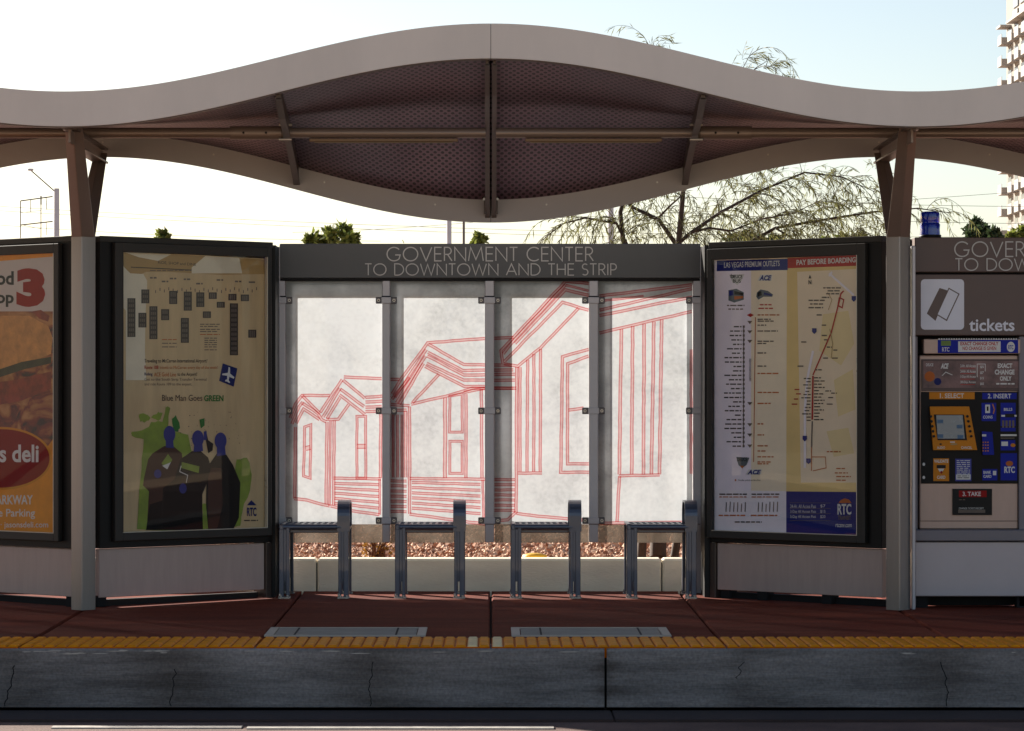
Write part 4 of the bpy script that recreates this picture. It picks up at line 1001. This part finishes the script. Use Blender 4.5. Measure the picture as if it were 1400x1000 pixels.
pl=Plane((0,MD-.006,0),(1,0,0)); mb=MB(); p=Print(mb,pl); amb=ink('amber',(196,122,28)); 
p.rect(1270.5,536.5,1332.5,546,amb); p.text('1. SELECT',1285,538,1318,544.5,wh,.02); p.rect(1343,537.5,1390,546,blu); p.text('2. INSERT',1350.5,538.5,1382.5,545,wh,.02)
p.rect(1342,551,1362,576,blu); p.text('COINS',1344,568.5,1357,572.5,wh,.02); p.rect(1347,553.5,1353.5,565,wh); p.rect(1349,556,1351.5,562,blackp_m); p.line([(1357,552.5),(1359.5,560),(1358,566)],1.4,amb)
p.rect(1368,551,1388.5,583,blu); p.text('BILLS',1372.5,558,1384,562,wh,.02); p.rect(1369,567.5,1390,570,wh); p.rect(1374,566,1387,571,blackp_m)
for i in range(4): p.rect(1370+i*4.6,575,1373+i*4.6,588,gry)
p.rect(1368,585,1388.5,590,blu); p.rect(1368,594,1390,596.5,wh); p.rect(1368,598.5,1387,600,gry); p.rect(1368,602,1388,616,blu); p.rect(1369,604,1378,610,wh); p.ell(1385,609,3.4,2.6,amb)
p.rect(1368,620,1390.5,657,blu); p.ell(1380,634,5,3.6,org); p.text('RTC',1373,638,1387.5,647,wh,.04)
p.rect(1343,641.5,1363.5,657,blu); p.text('BANK',1344.5,644,1355,648,wh,.03); p.text('CARD',1344.5,649.5,1355.5,653.5,wh,.03); p.rect(1357.5,644,1362,650,wh)
p.rect(1276,627,1297.5,658,amb); p.text('VALIDATE',1277,628.5,1296.5,633,wh,.03); p.text('CARD',1281,650.5,1292.5,655,wh,.03); p.rect(1280.5,636,1293,640.5,blackp_m); p.poly([(1282,641),(1291,641),(1286.5,648)],wh); p.ell(1287,646,1.6,2,rd)
p.rect(1306,627.5,1328,658,ink('instruction_violet',(66,68,140))); 
for i in range(8): p.greek(1308,629.5+i*2.6,1326,1,wh,rr)
p.rect(1307,649,1327,656,wh); p.greek(1309,650.5,1325,1,grn,rr); p.greek(1309,653,1325,1,grn,rr)
for y in (635,653): p.ell(1263,y,1.8,2.2,wh)
part('control_print',mb,cp)
# proud parts: screen unit, keypad, take-out
def prism(mb,pts,D,h,m):
    f=[P(x,y,D) for x,y in pts]; q=[v.copy() for v in f]; 
    for v in q: v.y-=h
    n=len(f)
    c=[v for v in q]; mb.face(c[::-1] if False else c,m)
    for i in range(n): mb.face([f[i],f[(i+1)%n],q[(i+1)%n],q[i]],m)
mb=MB(); prism(mb,[(1270.5,556),(1324,556),(1335,615.5),(1275,615.5)],MD-.007,.03,amb); su=part('screen_unit',mb,tm)
mb=MB(); prism(mb,[(1276.5,567),(1318,567),(1322,602),(1282,602)],MD-.0375,.002,blackp_m); prism(mb,[(1280,568),(1316,568),(1319,600),(1282,600)],MD-.0397,.001,mat('lcd_grey',(128,134,136),.25,0,.06))
lcd=part('display',mb,su)
mb=MB()
for i in range(5):
    for x in (1272.5+i*1.0,1322.5+i*1.3): 
        c=P(x,569.5+i*6.8,MD-.038); mb.tube([c,c+Vector((0,-.006,0))],.008,blackp_m,10)
part('button',mb,su)
pl=Plane((0,MD-.0412,0),(1,0,0)); mb=MB(); p=Print(mb,pl)
for x,y in ((1281.5,574),(1281.5,594),(1308,581),(1309,595)): p.rect(x,y,x+8,y+5,ink('lcd_blue',(86,110,134)))
part('display_print',mb,lcd)
pl=Plane((0,MD-.0372,0),(1,0,0)); mb=MB(); p=Print(mb,pl)
p.text('AUDIO',1281,610.5,1292,614,wh,.02); p.text('CANCEL',1314,610.5,1329,614,wh,.02); p.greek(1299,604,1307,1.4,wh,rr); p.ell(1286,607.5,1.8,1.2,blackp_m,10); p.ell(1304,607.5,5,1.4,brown_m,10)
part('screen_unit_print',mb,su)
mb=MB(); prism(mb,[(1342,590),(1356,591),(1358.5,622),(1343,622)],MD-.007,.02,blu); kp=part('keypad',mb,tm)
mb=MB(); 
for r_ in range(4):
    for c_ in range(3):
        q=P(1344+c_*3.4,605+r_*3.9,MD-.0275); mb.box(q.x-.0035,q.x+.0035,q.y-.003,q.y,q.z-.0035,q.z+.0035,amb)
q=P(1345.5,595.5,MD-.0275); mb.box(q.x-.012,q.x+.012,q.y-.002,q.y,q.z-.006,q.z+.006,wh); part('key',mb,kp)
mb=MB(); prism(mb,[(1302,668.5),(1356,668.5),(1356,704.5),(1302,704.5)],MD-.001,.008,blackp_m); tk=part('take_slot',mb,tm)
pl=Plane((0,MD-.0095,0),(1,0,0)); mb=MB(); p=Print(mb,pl); p.rect(1311,671,1349,680,rd); p.text('3. TAKE',1316,672.5,1341,678.5,wh,.02); p.rect(1310,697,1347,701.5,gry); p.text('CHANGE TICKETS RECEIPT',1311,694,1345,696.5,wh); p.greek(1311,683,1320,1,gry,rr)
part('take_slot_print',mb,tk)
# beacon
bl=mat('beacon_blue_lens',(14,42,160),.15,0,.1); bl.node_tree.nodes['Principled BSDF'].inputs['Transmission Weight'].default_value=.35; bl.node_tree.nodes['Principled BSDF'].inputs['Coat Weight'].default_value=.6
BDp=19.27; bx=X(1271.5,BDp); bz=Z(325,TD)
bc=thing('beacon_light','deep blue cylindrical beacon lamp standing on top of the brown ticket unit','beacon',(bx,BDp,bz))
mb=MB(); r0=.060
mb.lathe((bx,BDp,bz),[(0,.0),(r0+.006,.0),(r0+.006,.018),(0,.018)],blackp_m); part('base',mb,bc)
prof=[(r0,.016),(r0,.022),(r0-.002,.05),(r0,.078),(r0-.004,.084),(r0-.006,.090),(r0-.003,.096),(r0-.003,.14),(r0-.006,.150),(r0-.02,.155),(0,.157)]
mb=MB(); mb.lathe((bx,BDp,bz),prof,bl,28); part('lens',mb,bc)

# ================================================================== SEATS
SD=20.0
def loop_bar(mb,x0,x1,prof,th,m,closed=False):
    """flat bar of thickness th following the (y,z) path, spanning x0..x1"""
    n=len(prof); inn=[];out=[]
    for i in range(n):
        a=Vector(prof[i-1] if (i>0 or closed) else prof[0]); c=Vector(prof[(i+1)%n] if (i<n-1 or closed) else prof[-1]); t=(c-a).normalized(); nn=Vector((-t.y,t.x))
        p=Vector(prof[i]); out.append(p+nn*th/2); inn.append(p-nn*th/2)
    m_=n if closed else n-1
    for i in range(m_):
        j=(i+1)%n; A,B,C,D_=out[i],out[j],inn[j],inn[i]
        mb.face([(x0,*A),(x0,*B),(x1,*B),(x1,*A)],m,True); mb.face([(x0,*D_),(x1,*D_),(x1,*C),(x0,*C)],m,True)
        mb.face([(x0,*A),(x0,*D_),(x0,*C),(x0,*B)],m); mb.face([(x1,*A),(x1,*B),(x1,*C),(x1,*D_)],m)
    if not closed:
        for i in (0,n-1): mb.face([(x0,*out[i]),(x1,*out[i]),(x1,*inn[i]),(x0,*inn[i])],m)
steelf=mat('foot_sunlit_steel',(200,196,190),.25,.8,.1)  # pale foot metal stands in for the sunlit slits of the legs
def mkseat(cx,label):
    s=thing('platform_seat',label,'seat',(cx,SD+.2,0),'row of four metal seats in front of the glass screen')
    w=.214; dpt=.44
    mb=MB(); xs0,xs1=cx-w+.012,cx+w-.072
    # slatted top with rolled front edge; slots are real gaps
    n=9; sl=(xs1-xs0)/n
    mb.box(xs0,xs1,SD+.012,SD+.075,.424,.449,bench_m,bev=.008); mb.box(xs0,xs1,SD+dpt-.07,SD+dpt,.424,.449,bench_m,bev=.006)
    mb.box(xs0,xs1,SD+.2,SD+.235,.43,.449,bench_m,bev=.003)
    for i in range(n):
        a=xs0+i*sl; mb.box(a,a+sl*.52,SD+.07,SD+dpt-.06,.432,.4475,bench_m,bev=.003)
    mb.tube([(xs0-.01,SD+.014,.432),(xs1+.02,SD+.014,.432)],.0185,bench_m,14)
    mb.box(xs0,xs1,SD+.05,SD+.09,.395,.424,bench_m,bev=.004); mb.box(xs0,xs1,SD+dpt-.09,SD+dpt-.05,.395,.424,bench_m,bev=.004)
    part('seat',mb,s)
    for side in (0,1):
        for fr in (0,1):
            if side==0: xa,xb=cx-w,cx-w+.064
            else: xa,xb=cx+w-.068,cx+w-.004
            mb=MB(); y=SD+.004 if fr==0 else SD+dpt-.012; lean=-.006 if fr==0 else .006
            g=.014
            xm=xa+.036 if side==0 else xa+.026
            def bar(a,b,z0,z1,yy,t=.014): mb.box(a,b,yy-t/2,yy+t/2,z0,z1,bench_m,bev=.003)
            bar(xa,xm-g/2,.004,.432,y); bar(xm+g/2,xb,.004,.432,y)
            # folded flanges and the web that closes the slot above
            mb.box(xa,xa+.006,y,y+.05 if fr==0 else y-.05,.004,.42,bench_m); mb.box(xb-.006,xb,y,y+.05 if fr==0 else y-.05,.004,.42,bench_m)
            mb.box(xm-g/2,xm+g/2,y-.001,y+.004,.16,.42,bench_m)
            mb.box(xm-g/2-.001,xm+g/2+.001,y+.006,y+.010,.10,.16,bench_m)
            o=part('leg',mb,s)
            mb=MB(); mb.box(xa-.005,xb+.005,y-.03,y+.06,-.004,.008,steelf,bev=.003); mb.box(xa-.003,xa+.012,y-.012,y+.03,.008,.03,steelf,bev=.004)
            for bx_ in (xa+.012,xb-.012): mb.tube([(bx_,y-.018,.008),(bx_,y-.018,.018)],.008,bolt_m,8)
            part('foot_plate',mb,o)
    # left end cap and right arch armrest
    mb=MB(); mb.box(cx-w,cx-w+.028,SD,SD+dpt,.432,.452,bench_m,bev=.006); mb.box(cx-w,cx-w+.028,SD-.006,SD+.03,.412,.448,bench_m,bev=.006); part('end_cap',mb,s)
    mb=MB(); xa,xb=cx+w-.074,cx+w+.002; prof=[(SD+.004,.405),(SD+.002,.50)]
    prof+=[(SD+.002+.10-.10*math.cos(R(t)),.50+.085*math.sin(R(t))) for t in range(12,91,13)]
    prof+=[(SD+.22+.10*math.sin(R(t)),.50+.085*math.cos(R(t))) for t in range(0,91,15)]+[(SD+.32,.45),(SD+.30,.425),(SD+.02,.425)]
    loop_bar(mb,xa,xb,prof,.013,bench_m); part('armrest',mb,s)
    return s
sp=.705; cx0=-.369
s0=mkseat(cx0-sp,'first metal seat from the left, its left leg tucked beside the dark poster case end')
dup(s0,(sp,0,0),'second metal seat from the left, in front of the brown shrub stump')
dup(s0,(2*sp,0,0),'third metal seat from the left, in front of the yellow cap on the wall')
dup(s0,(3*sp,0,0),'fourth metal seat from the left, beside the route map case')

# covers let into the platform
cov_m=mat('cover_concrete',(150,142,128),.8,0,.18,5,bump=.3); covr_m=mat('cover_rim',(182,170,152),.6,0,.1,6)
def cover(px0,px1,label):
    d0,d1=17.12,17.66; a,b_=X(px0,17.4),X(px1,17.4); 
    o=thing('access_cover',label,'cover',((a+b_)/2,17.4,zp(17.4)),'utility covers in the platform')
    def sl(mb,x0,x1,y0,y1,h,m):
        v=[(x0,y0,zp(y0)+h),(x1,y0,zp(y0)+h),(x1,y1,zp(y1)+h),(x0,y1,zp(y1)+h),(x0,y0,zp(y0)),(x1,y0,zp(y0)),(x1,y1,zp(y1)),(x0,y1,zp(y1))]
        mb.add(v,[(0,1,2,3),(4,5,1,0),(5,6,2,1),(6,7,3,2),(7,4,0,3)],m)
    mb=MB(); sl(mb,a+.05,b_-.05,d0+.03,d1-.03,.006,cov_m); part('lid',mb,o)
    mb=MB(); sl(mb,a,a+.045,d0,d1,.008,covr_m); sl(mb,b_-.045,b_,d0,d1,.008,covr_m); sl(mb,a+.046,b_-.046,d0,d0+.025,.008,covr_m); sl(mb,a+.046,b_-.046,d1-.025,d1,.008,covr_m); part('rim',mb,o)
    for q_ in (b_-.16,a+.15):
        mb=MB(); sl(mb,q_,q_+.01,d0+.026,d1-.026,.0075,dark_m); part('seam',mb,o)
cover(366,583,'long grey lid set in the red platform in front of the two left seats')
cover(699,914,'long grey lid set in the red platform in front of the two right seats')

# ================================================================== BACKGROUND
bark_m=mat('bark',(70,54,42),.9,0,.3,30); barkL=mat('bark_brown',(92,56,30),.9,0,.3,20)
def leafmat(name,c,tr=.35):
    m,n,b=nt(name); N_=n.nodes.new; L=n.links.new
    g=N_('ShaderNodeNewGeometry'); r=N_('ShaderNodeValToRGB'); e=r.color_ramp.elements
    e[0].color=tuple(v*.55 for v in lin(c))+(1,); e[1].color=tuple(min(1,v*1.7) for v in lin(c))+(1,); L(g.outputs['Random Per Island'],r.inputs['Fac'])
    L(r.outputs['Color'],b.inputs['Base Color']); b.inputs['Roughness'].default_value=.6
    t=N_('ShaderNodeBsdfTranslucent'); L(r.outputs['Color'],t.inputs['Color']); mx=N_('ShaderNodeMixShader'); mx.inputs[0].default_value=tr
    L(b.outputs[0],mx.inputs[1]); L(t.outputs[0],mx.inputs[2]); L(mx.outputs[0],n.nodes['Material Output'].inputs['Surface']); return m
wisp_m=leafmat('wispy_leaf',(98,98,58),.45); leaf_m=leafmat('broad_leaf',(98,106,46)); ever_m=leafmat('evergreen_leaf',(52,66,40))
def leafq(mb,c,d,l,w,m,rr):
    d=d.normalized(); s=d.cross(Vector((rr.uniform(-1,1),rr.uniform(-1,1),rr.uniform(-1,1))))
    if s.length<1e-3: s=Vector((1,0,0))
    s.normalize(); mb.face([c,c+d*l*.5+s*w*.5,c+d*l,c+d*l*.5-s*w*.5],m)
# ---- wispy tree
def wispy():
    rr=random.Random(31); D0=22.3
    tr=thing('wispy_tree','tall wispy thin-leaved tree rising behind the right half of the canopy','tree',(X(900,22.1),22.1,.1))
    def q(px,py,dd=0): return P(px,py,D0+dd)
    limbs=[
     ([q(877,762,-.1),q(884,640),q(900,450,.1),q(915,380,.1),q(928,333),q(934,263,.1),q(940,190,.2),q(950,130,.2),q(968,80,.3)],[.034,.03,.028,.024,.021,.017,.013,.009,.003]),
     ([q(900,762),q(902,640,.2),q(905,420,.3),q(925,335,.2),q(901,301,.3),q(866,284,.4),q(830,250,.4),q(800,200,.5),q(790,140,.5)],[.06,.048,.035,.020,.014,.011,.009,.006,.002]),
     ([q(901,297,.3),q(918,280,.2),q(934,266,.1)],[.008,.007,.005]),
     ([q(931,330,.1),q(945,318,.1),q(986,290,.3),q(1040,261,.5),q(1100,236,.6),q(1150,242,.7),q(1195,262,.8)],[.014,.013,.011,.009,.007,.005,.002]),
     ([q(922,762,.1),q(950,600,.4),q(968,430,.6),q(1000,345,.7),q(1060,312,.8),q(1130,300,.9),q(1195,290,.9),q(1255,285,1),q(1300,292,1)],[.03,.027,.022,.014,.011,.009,.007,.005,.002]),
     ([q(905,420,.3),q(870,370,.5),q(852,330,.5),q(848,291,.6),q(862,240,.6),q(872,160,.6),q(888,90,.6),q(894,58,.6)],[.022,.02,.018,.016,.012,.009,.006,.002]),
     ([q(870,360,.5),q(843,306,.5),q(800,298,.6),q(770,306,.6),q(742,328,.6)],[.012,.010,.008,.005,.002]),
     ([q(945,318,.1),q(970,312,.2),q(1000,316,.3),q(1040,300,.4),q(1085,292,.5),q(1130,270,.6)],[.01,.009,.007,.006,.004,.002]),
     ([q(940,190,.2),q(975,150,.3),q(1010,115,.3),q(1035,92,.3),q(1052,82,.3)],[.009,.007,.005,.003,.0015]),
     ([q(940,210,.2),q(1000,180,.4),q(1060,150,.5),q(1090,128,.5)],[.009,.007,.005,.002]),
     ([q(1060,312,.8),q(1090,330,.8),q(1130,335,.8),q(1180,318,.9)],[.008,.006,.005,.002]),
     ([q(950,130,.2),q(990,120,.4),q(1012,100,.4),q(1025,76,.4),q(1030,66,.4)],[.006,.005,.003,.002,.001]),
    ]
    mb=MB()
    for pts,rs in limbs: mb.tube(pts,rs,bark_m,7)
    part('trunk',mb,tr)
    tw_=MB(); lf=MB()
    def spray(c,d,L,r=.003,lv=1.):
        n=max(4,int(L/.035)); pts=[c]; dd=d.normalized()
        for i in range(n):
            dd=(dd+Vector((rr.uniform(-.1,.1),rr.uniform(-.1,.1),-.21))).normalized(); pts.append(pts[-1]+dd*L/n)
        tw_.tube(pts,[r*(1-.7*i/n) for i in range(n+1)],bark_m,3,cap=False)
        for i in range(1,n+1):
            for _ in range(int(3*lv)+ (1 if rr.random()<.5 else 0)):
                c2=pts[i].lerp(pts[i-1],rr.random()); e=(pts[i]-pts[i-1]).normalized()+Vector((rr.uniform(-.8,.8),rr.uniform(-.8,.8),rr.uniform(-1.3,.1)))
                leafq(lf,c2,e,rr.uniform(.04,.09),rr.uniform(.005,.008),wisp_m,rr)
    for li,(pts,rs) in enumerate(limbs):
        for i in range(len(pts)-1):
            seg=pts[i+1]-pts[i]
            if pts[i].z<2.0 and pts[i+1].z<2.0: continue
            hid = pts[i+1].z>2.9 and li not in (8,9,11,5,0)
            k=int(seg.length/(.044 if li not in (0,5,8,9,11) or pts[i].z<3 else .10))
            for j in range(k):
                c=pts[i]+seg*rr.random()
                if c.z<2.02: continue
                d=seg.normalized()*.7+Vector((rr.uniform(-.9,.9),rr.uniform(-.9,.9),rr.uniform(-.2,.9)))
                spray(c,d,rr.uniform(.2,.55),lv=.8)
    # feathery tips above the roof edge
    for px,py in ((1000,98),(1012,90),(1022,78),(1030,72),(1040,84),(1050,88),(1062,100),(1074,108),(888,60),(896,58),(880,70),(1016,70)):
        for _ in range(2): spray(q(px+rr.uniform(-8,8),py+rr.uniform(2,12),.3),Vector((rr.uniform(-.1,1),rr.uniform(-.4,.4),rr.uniform(.3,1))),rr.uniform(.10,.2),.0016,.7)
    # hanging curtain lower right
    for _ in range(170):
        px=rr.uniform(985,1205); py=rr.uniform(225,330); spray(q(px,py,rr.uniform(.2,1.1)),Vector((rr.uniform(-1,1),rr.uniform(-.5,.5),rr.uniform(-.2,.6))),rr.uniform(.15,.35),.002,.9)
    for _ in range(55):
        px=rr.uniform(760,1000); top=250+abs(px-940)*.12; spray(q(px,rr.uniform(top,322),rr.uniform(.2,1.0)),Vector((rr.uniform(-.6,.6),rr.uniform(-.5,.5),rr.uniform(-1,.2))),rr.uniform(.2,.5),.0022,.7)
    part('twigs',tw_,tr); part('crown',lf,tr)
wispy()
def bushy(name,label,cat,px,top,D,hw,m,clumps,seed,n=900,ls=.10,base=.1):
    rr=random.Random(seed); b=P(px,540,D); b.z=base
    t=thing(name,label,cat,tuple(b)); mb=MB(); ztop=Z(top,D)
    mb.tube([b,(b.x+.1,b.y,base+(ztop-base)*.45),(b.x,b.y,base+(ztop-base)*.8)],[.16*hw+.05,.1*hw+.03,.03],bark_m,8)
    cl=[]
    for dx,py,r in clumps:
        c=P(px+dx,py,D); c.y+=rr.uniform(-.6,.6)*hw*.5; cl.append((c,r*D/F)); 
        mb.tube([(b.x,b.y,base+(ztop-base)*.6),((b.x+c.x)/2,(b.y+c.y)/2,base+(c.z-base)*.85),c],[.05,.03,.01],bark_m,5)
    # hidden lower body of the crown
    for _ in range(7): cl.append((Vector((b.x+rr.uniform(-.7,.7)*hw,b.y+rr.uniform(-.5,.5)*hw,base+(ztop-base)*rr.uniform(.55,.82))),hw*.4))
    part('trunk',mb,t); lf=MB()
    for c,r in cl:
        for _ in range(n):
            v=Vector((rr.gauss(0,1),rr.gauss(0,1),rr.gauss(0,1))).normalized()*r*(rr.random()**.45)*rr.uniform(.75,1.12)
            leafq(lf,c+v,Vector((rr.uniform(-1,1),rr.uniform(-1,1),rr.uniform(-1,1))),ls*rr.uniform(.7,1.3),ls*.55,m,rr)
    part('crown',lf,t); return t
bushy('leafy_tree','small bushy tree top over the left end of the middle name board','tree',455,307,38,1.2,leaf_m,((0,322,9),(-22,327,7),(15,316,8),(28,327,6),(-8,330,10),(22,331,8),(-30,331,5)),3,170,.085)
bushy('leafy_tree','tiny leafy green tip poking above the left poster case','tree',224,315,38,.6,leaf_m,((0,320,4.5),(3,325,5),(-3,328,5)),4,60,.085)
bushy('leafy_tree','small dark leafy tip showing above the middle of the name board','tree',655,320,38,.7,leaf_m,((0,325,5),(6,329,6),(-4,331,5)),5,80,.085)
bushy('evergreen_tree','dark evergreen crown beside the blue beacon in front of the white tower','tree',1340,299,60,1.6,ever_m,((-2,306,6),(-8,316,9),(5,316,8),(-14,325,8),(14,322,7),(24,327,6),(0,328,12)),6,260,.11)
bushy('evergreen_tree','dense dark green crown behind the wispy tree above the route map case','tree',1020,318,42,1.4,ever_m,((0,326,8),(-22,330,7),(18,330,9),(36,332,7),(6,333,12)),7,200,.085)
bushy('evergreen_tree','rounded olive green crown just left of the right post behind the wispy twigs','tree',1150,320,42,1.4,leaf_m,((0,328,8),(-20,331,7),(20,329,9),(38,332,7)),8,170,.085)
bushy('palm_like_shrub','yellow green spiky crown at the foot of the white tower','tree',1392,312,70,1.5,leaf_m,((0,322,8),(8,318,7),(-12,327,6)),9,160,.15)
# dry shrub stump, three little details behind the seats
rr=random.Random(4); c=P(516,762,21.7); c.z=.11
sh=thing('dry_shrub','brown dry shrub on the gravel behind the second seat','shrub',tuple(c)); mb=MB()
for _ in range(26):
    a=rr.random()*6.28; t=Vector((math.cos(a)*rr.uniform(.02,.09),math.sin(a)*.08,rr.uniform(.1,.2))); mb.tube([c+Vector((math.cos(a)*.05,math.sin(a)*.05,-.01)),c+t*.6+Vector((0,0,.02)),c+t],[.014,.009,.003],barkL,5)
part('stem',mb,sh); mb=MB(); dry=leafmat('dry_leaf',(130,92,34))
for _ in range(260): leafq(mb,c+Vector((rr.uniform(-.10,.10),rr.uniform(-.1,.1),rr.uniform(.0,.22))),Vector((rr.uniform(-1,1),rr.uniform(-1,1),rr.uniform(-1,1))),.03,.014,dry,rr)
part('foliage',mb,sh)
c=P(731,764,WD+.32); c.z=.10
yc=thing('marker_cap','small yellow rounded cap on the gravel just behind the low wall','marker',tuple(c)); mb=MB(); ym=mat('cap_yellow',(232,176,40),.5)
mb.lathe(tuple(c),[(.055,0),(.05,.085),(.085,.09),(.075,.115),(.03,.125),(0,.126)],ym,20); part('cap',mb,yc); mb=MB(); mb.lathe(tuple(c),[(.09,.0),(.09,.03),(0,.031)],conc_m,16); part('collar',mb,yc)

# ---- tower
tower_m=mat('tower_concrete',(134,128,118),.8,0,.06,.1); towerb_m=mat('tower_balcony',(166,164,158),.8,0,.05,.2); win_m=mat('tower_window',(50,56,64),.15,.2,.3,.3); rail_m=mat('tower_rail',(140,148,152),.3,.2,.05)
TDs=480.; tx=X(1376,TDs)
tow=thing('apartment_tower','tall pale apartment tower with stacked balconies at the right edge of the picture','tower',(tx+15,TDs-25,.1))
mb=MB(); mb.box(tx,tx+30,TDs-55,TDs,.1,72,tower_m); part('wall',mb,tow)
fl=3.1; z0=1.237+(540-63)*TDs/F
nb=0
floors=[z0+k*fl for k in range(-16,5)]
for fz in floors:
    if fz<8: continue
    top = fz>z0+1
    for j,yb in enumerate((TDs-1.2,TDs-7.2,TDs-13.2,TDs-19.2)):
        dpt=1.5 if j==0 else 1.0
        if top and j>0:
            mb=MB(); mb.box(tx-.25,tx-.01,yb-4.2,yb,fz+.2,fz+1.1,towerb_m); mb.box(tx-.2,tx-.01,yb-4.2,yb,fz+1.5,fz+2.6,rail_m); part('window_band',mb,tow); continue
        if top: continue
        mb=MB(); mb.box(tx-dpt,tx-.02,yb-3.6,yb,fz-.25,fz+.0,towerb_m); mb.box(tx-dpt,tx-dpt+.15,yb-3.6,yb,fz+.0,fz+.75,towerb_m); mb.box(tx-dpt+.15,tx-.02,yb-3.6,yb-3.45,fz,fz+.75,towerb_m)
        o=part('balcony',mb,tow)
        mb=MB(); mb.box(tx-dpt+.04,tx-dpt+.1,yb-3.6,yb,fz+.8,fz+1.25,rail_m); part('railing',mb,o)
        mb=MB(); mb.box(tx-.03,tx-.004,yb-3.3,yb-.3,fz+.1,fz+2.3,win_m); part('window',mb,tow)
for fz in floors:
    if fz<8: continue
    mb=MB(); y_=TDs-55
    for i in range(6): mb.box(tx+2+i*4.8,tx+5.4+i*4.8,y_-.05,y_+.02,fz+.4,fz+2.2,win_m)
    part('window_row',mb,tow)
mb=MB(); mb.box(tx-1.6,tx-.02,TDs-4.5,TDs-.5,z0+2.3,z0+2.6,towerb_m); mb.box(tx-1.2,tx-.02,TDs-26,TDs-7,z0+2.4,z0+2.7,towerb_m); part('ledge',mb,tow)

# ---- street lamp, billboard frame, poles, wires
galv=mat('galvanised_pole',(176,178,184),.5,.3,.08); thin=mat('thin_dark_steel',(96,90,88),.6,.2,.1)
Dp=70.; b0=P(77,540,Dp); b0.z=.1
sl_=thing('street_lamp','grey street lamp pole with long slanting arm at the far left','street lamp',tuple(b0))
mb=MB(); mb.tube([b0,P(77.5,258,Dp)],[.06*1.3,.05*1.15],galv,12); part('pole',mb,sl_)
mb=MB(); mb.tube([P(75,262,Dp),P(42,233,Dp)],.014,thin,6); part('arm',mb,sl_); mb=MB(); e=P(41,232.5,Dp); mb.box(e.x-.04,e.x+.07,e.y-.05,e.y+.05,e.z-.02,e.z+.025,galv,bev=.01); part('lamp_head',mb,sl_)
Db=130.; bb=thing('billboard_frame','thin empty billboard frame behind the street lamp at the far left','frame',(X(50,Db),Db,.1)); mb=MB()
def bar(p0,p1,r): mb.tube([P(*p0,Db),P(*p1,Db)],r,thin,5)
bar((28,275),(28,322),.02)
for x in (28,56): mb.tube([P(x,540,Db)-Vector((0,0,0)),P(x,268 if x==56 else 275,Db)],.02,thin,5)
part('upright',mb,bb); mb=MB()
bar((28,275),(72,269),.025); bar((28,308),(72,303),.025); bar((28,291),(56,288),.008); bar((31,308),(56,313),.008)
part('rail',mb,bb); mb=MB(); bar((42,274),(42,290),.015); bar((63,271),(64,287),.015); bar((63,304),(64,322),.012); bar((56,268),(56,280),.03); part('strut',mb,bb)
def pole(px,D,r,top,m,label):
    c=P(px,540,D); c.z=.1; mb=MB(); mb.tube([c,P(px,top,D)],[r,r*.85],m,12); mb.lathe(tuple(c),[(r*2,0),(r*2,.05),(r*1.1,.12)],m,12)
    single('utility_pole',mb,tuple(c),label,'pole')
pole(614,60,.05,200,galv,'pale grey pole above the name board just left of the canopy joint')
pole(634,55,.024,215,thin,'thin black pole above the name board below the canopy joint')
pole(835,75,.075,180,galv,'pale pole seen through the wispy tree left of the tree fork')
def wire(p0,p1,D,sag,r,label,grp='power lines behind the shelter'):
    a,b=P(*p0,D),P(*p1,D); pts=[]
    for i in range(21):
        t=i/20; q=a.lerp(b,t); q.z-=sag*4*t*(1-t); pts.append(q)
    mb=MB(); mb.tube(pts,r,thin,4); single('power_line',mb,tuple(a),label,'wire',grp)
wire((-300,262),(1700,322),160,.8,.009,'upper of the two close power lines at the left'); wire((-300,268),(1700,328),160,.8,.009,'lower of the two close power lines at the left')
wire((-100,300),(520,330),150,.2,.008,'low power line just over the left poster case'); wire((640,302),(1700,236),150,.3,.009,'power line rising right from the canopy centre')
wire((900,268),(1700,282),140,.2,.009,'higher power line between right post and tower'); wire((900,290),(1700,306),140,.2,.009,'lower power line between right post and tower'); wire((400,318),(690,300),150,.1,.008,'short power line rising right under the canopy belly')

# ================================================================== LIGHT, SKY, CAMERA
AZ=41.; EL=22.
w=bpy.data.worlds.new('World'); sc.world=w; w.use_nodes=True; n=w.node_tree; bg=n.nodes['Background']
sky=n.nodes.new('ShaderNodeTexSky'); sky.sky_type='NISHITA'; sky.sun_disc=False; sky.sun_elevation=R(EL); sky.sun_rotation=R(-AZ); sky.air_density=.85; sky.dust_density=.9; sky.ozone_density=.8
tn=n.nodes.new('ShaderNodeMix'); tn.data_type='RGBA'; tn.blend_type='MULTIPLY'; tn.inputs[0].default_value=1; tn.inputs[7].default_value=(1.03,1.0,.985,1)
n.links.new(sky.outputs[0],tn.inputs[6]); n.links.new(tn.outputs[2],bg.inputs[0]); bg.inputs[1].default_value=.052
sun=bpy.data.lights.new('sun','SUN'); sun.energy=4.6; sun.angle=R(.6); sun.color=(1,.92,.82)
so=bpy.data.objects.new('sun',sun); COL.objects.link(so)
d=Vector((math.sin(R(AZ)),-math.cos(R(AZ)),-math.tan(R(EL)))); so.rotation_euler=d.to_track_quat('-Z','Y').to_euler(); so.location=(-20,40,20)
cam=bpy.data.cameras.new('camera'); co=bpy.data.objects.new('camera',cam); COL.objects.link(co); sc.camera=co
co.location=(0,0,HZ); co.rotation_euler=(R(90),0,0); cam.sensor_width=36; cam.lens=36*F/1400; cam.shift_x=(700-CX)/1400; cam.shift_y=(CY-500)/1400; cam.clip_start=.1; cam.clip_end=6000
sc.view_settings.view_transform='Standard'; sc.view_settings.look='None'; sc.view_settings.gamma=1; sc.view_settings.exposure=1.46
sc.render.resolution_x=1024; sc.render.resolution_y=731
sc.cycles.transparent_max_bounces=24; sc.cycles.max_bounces=10
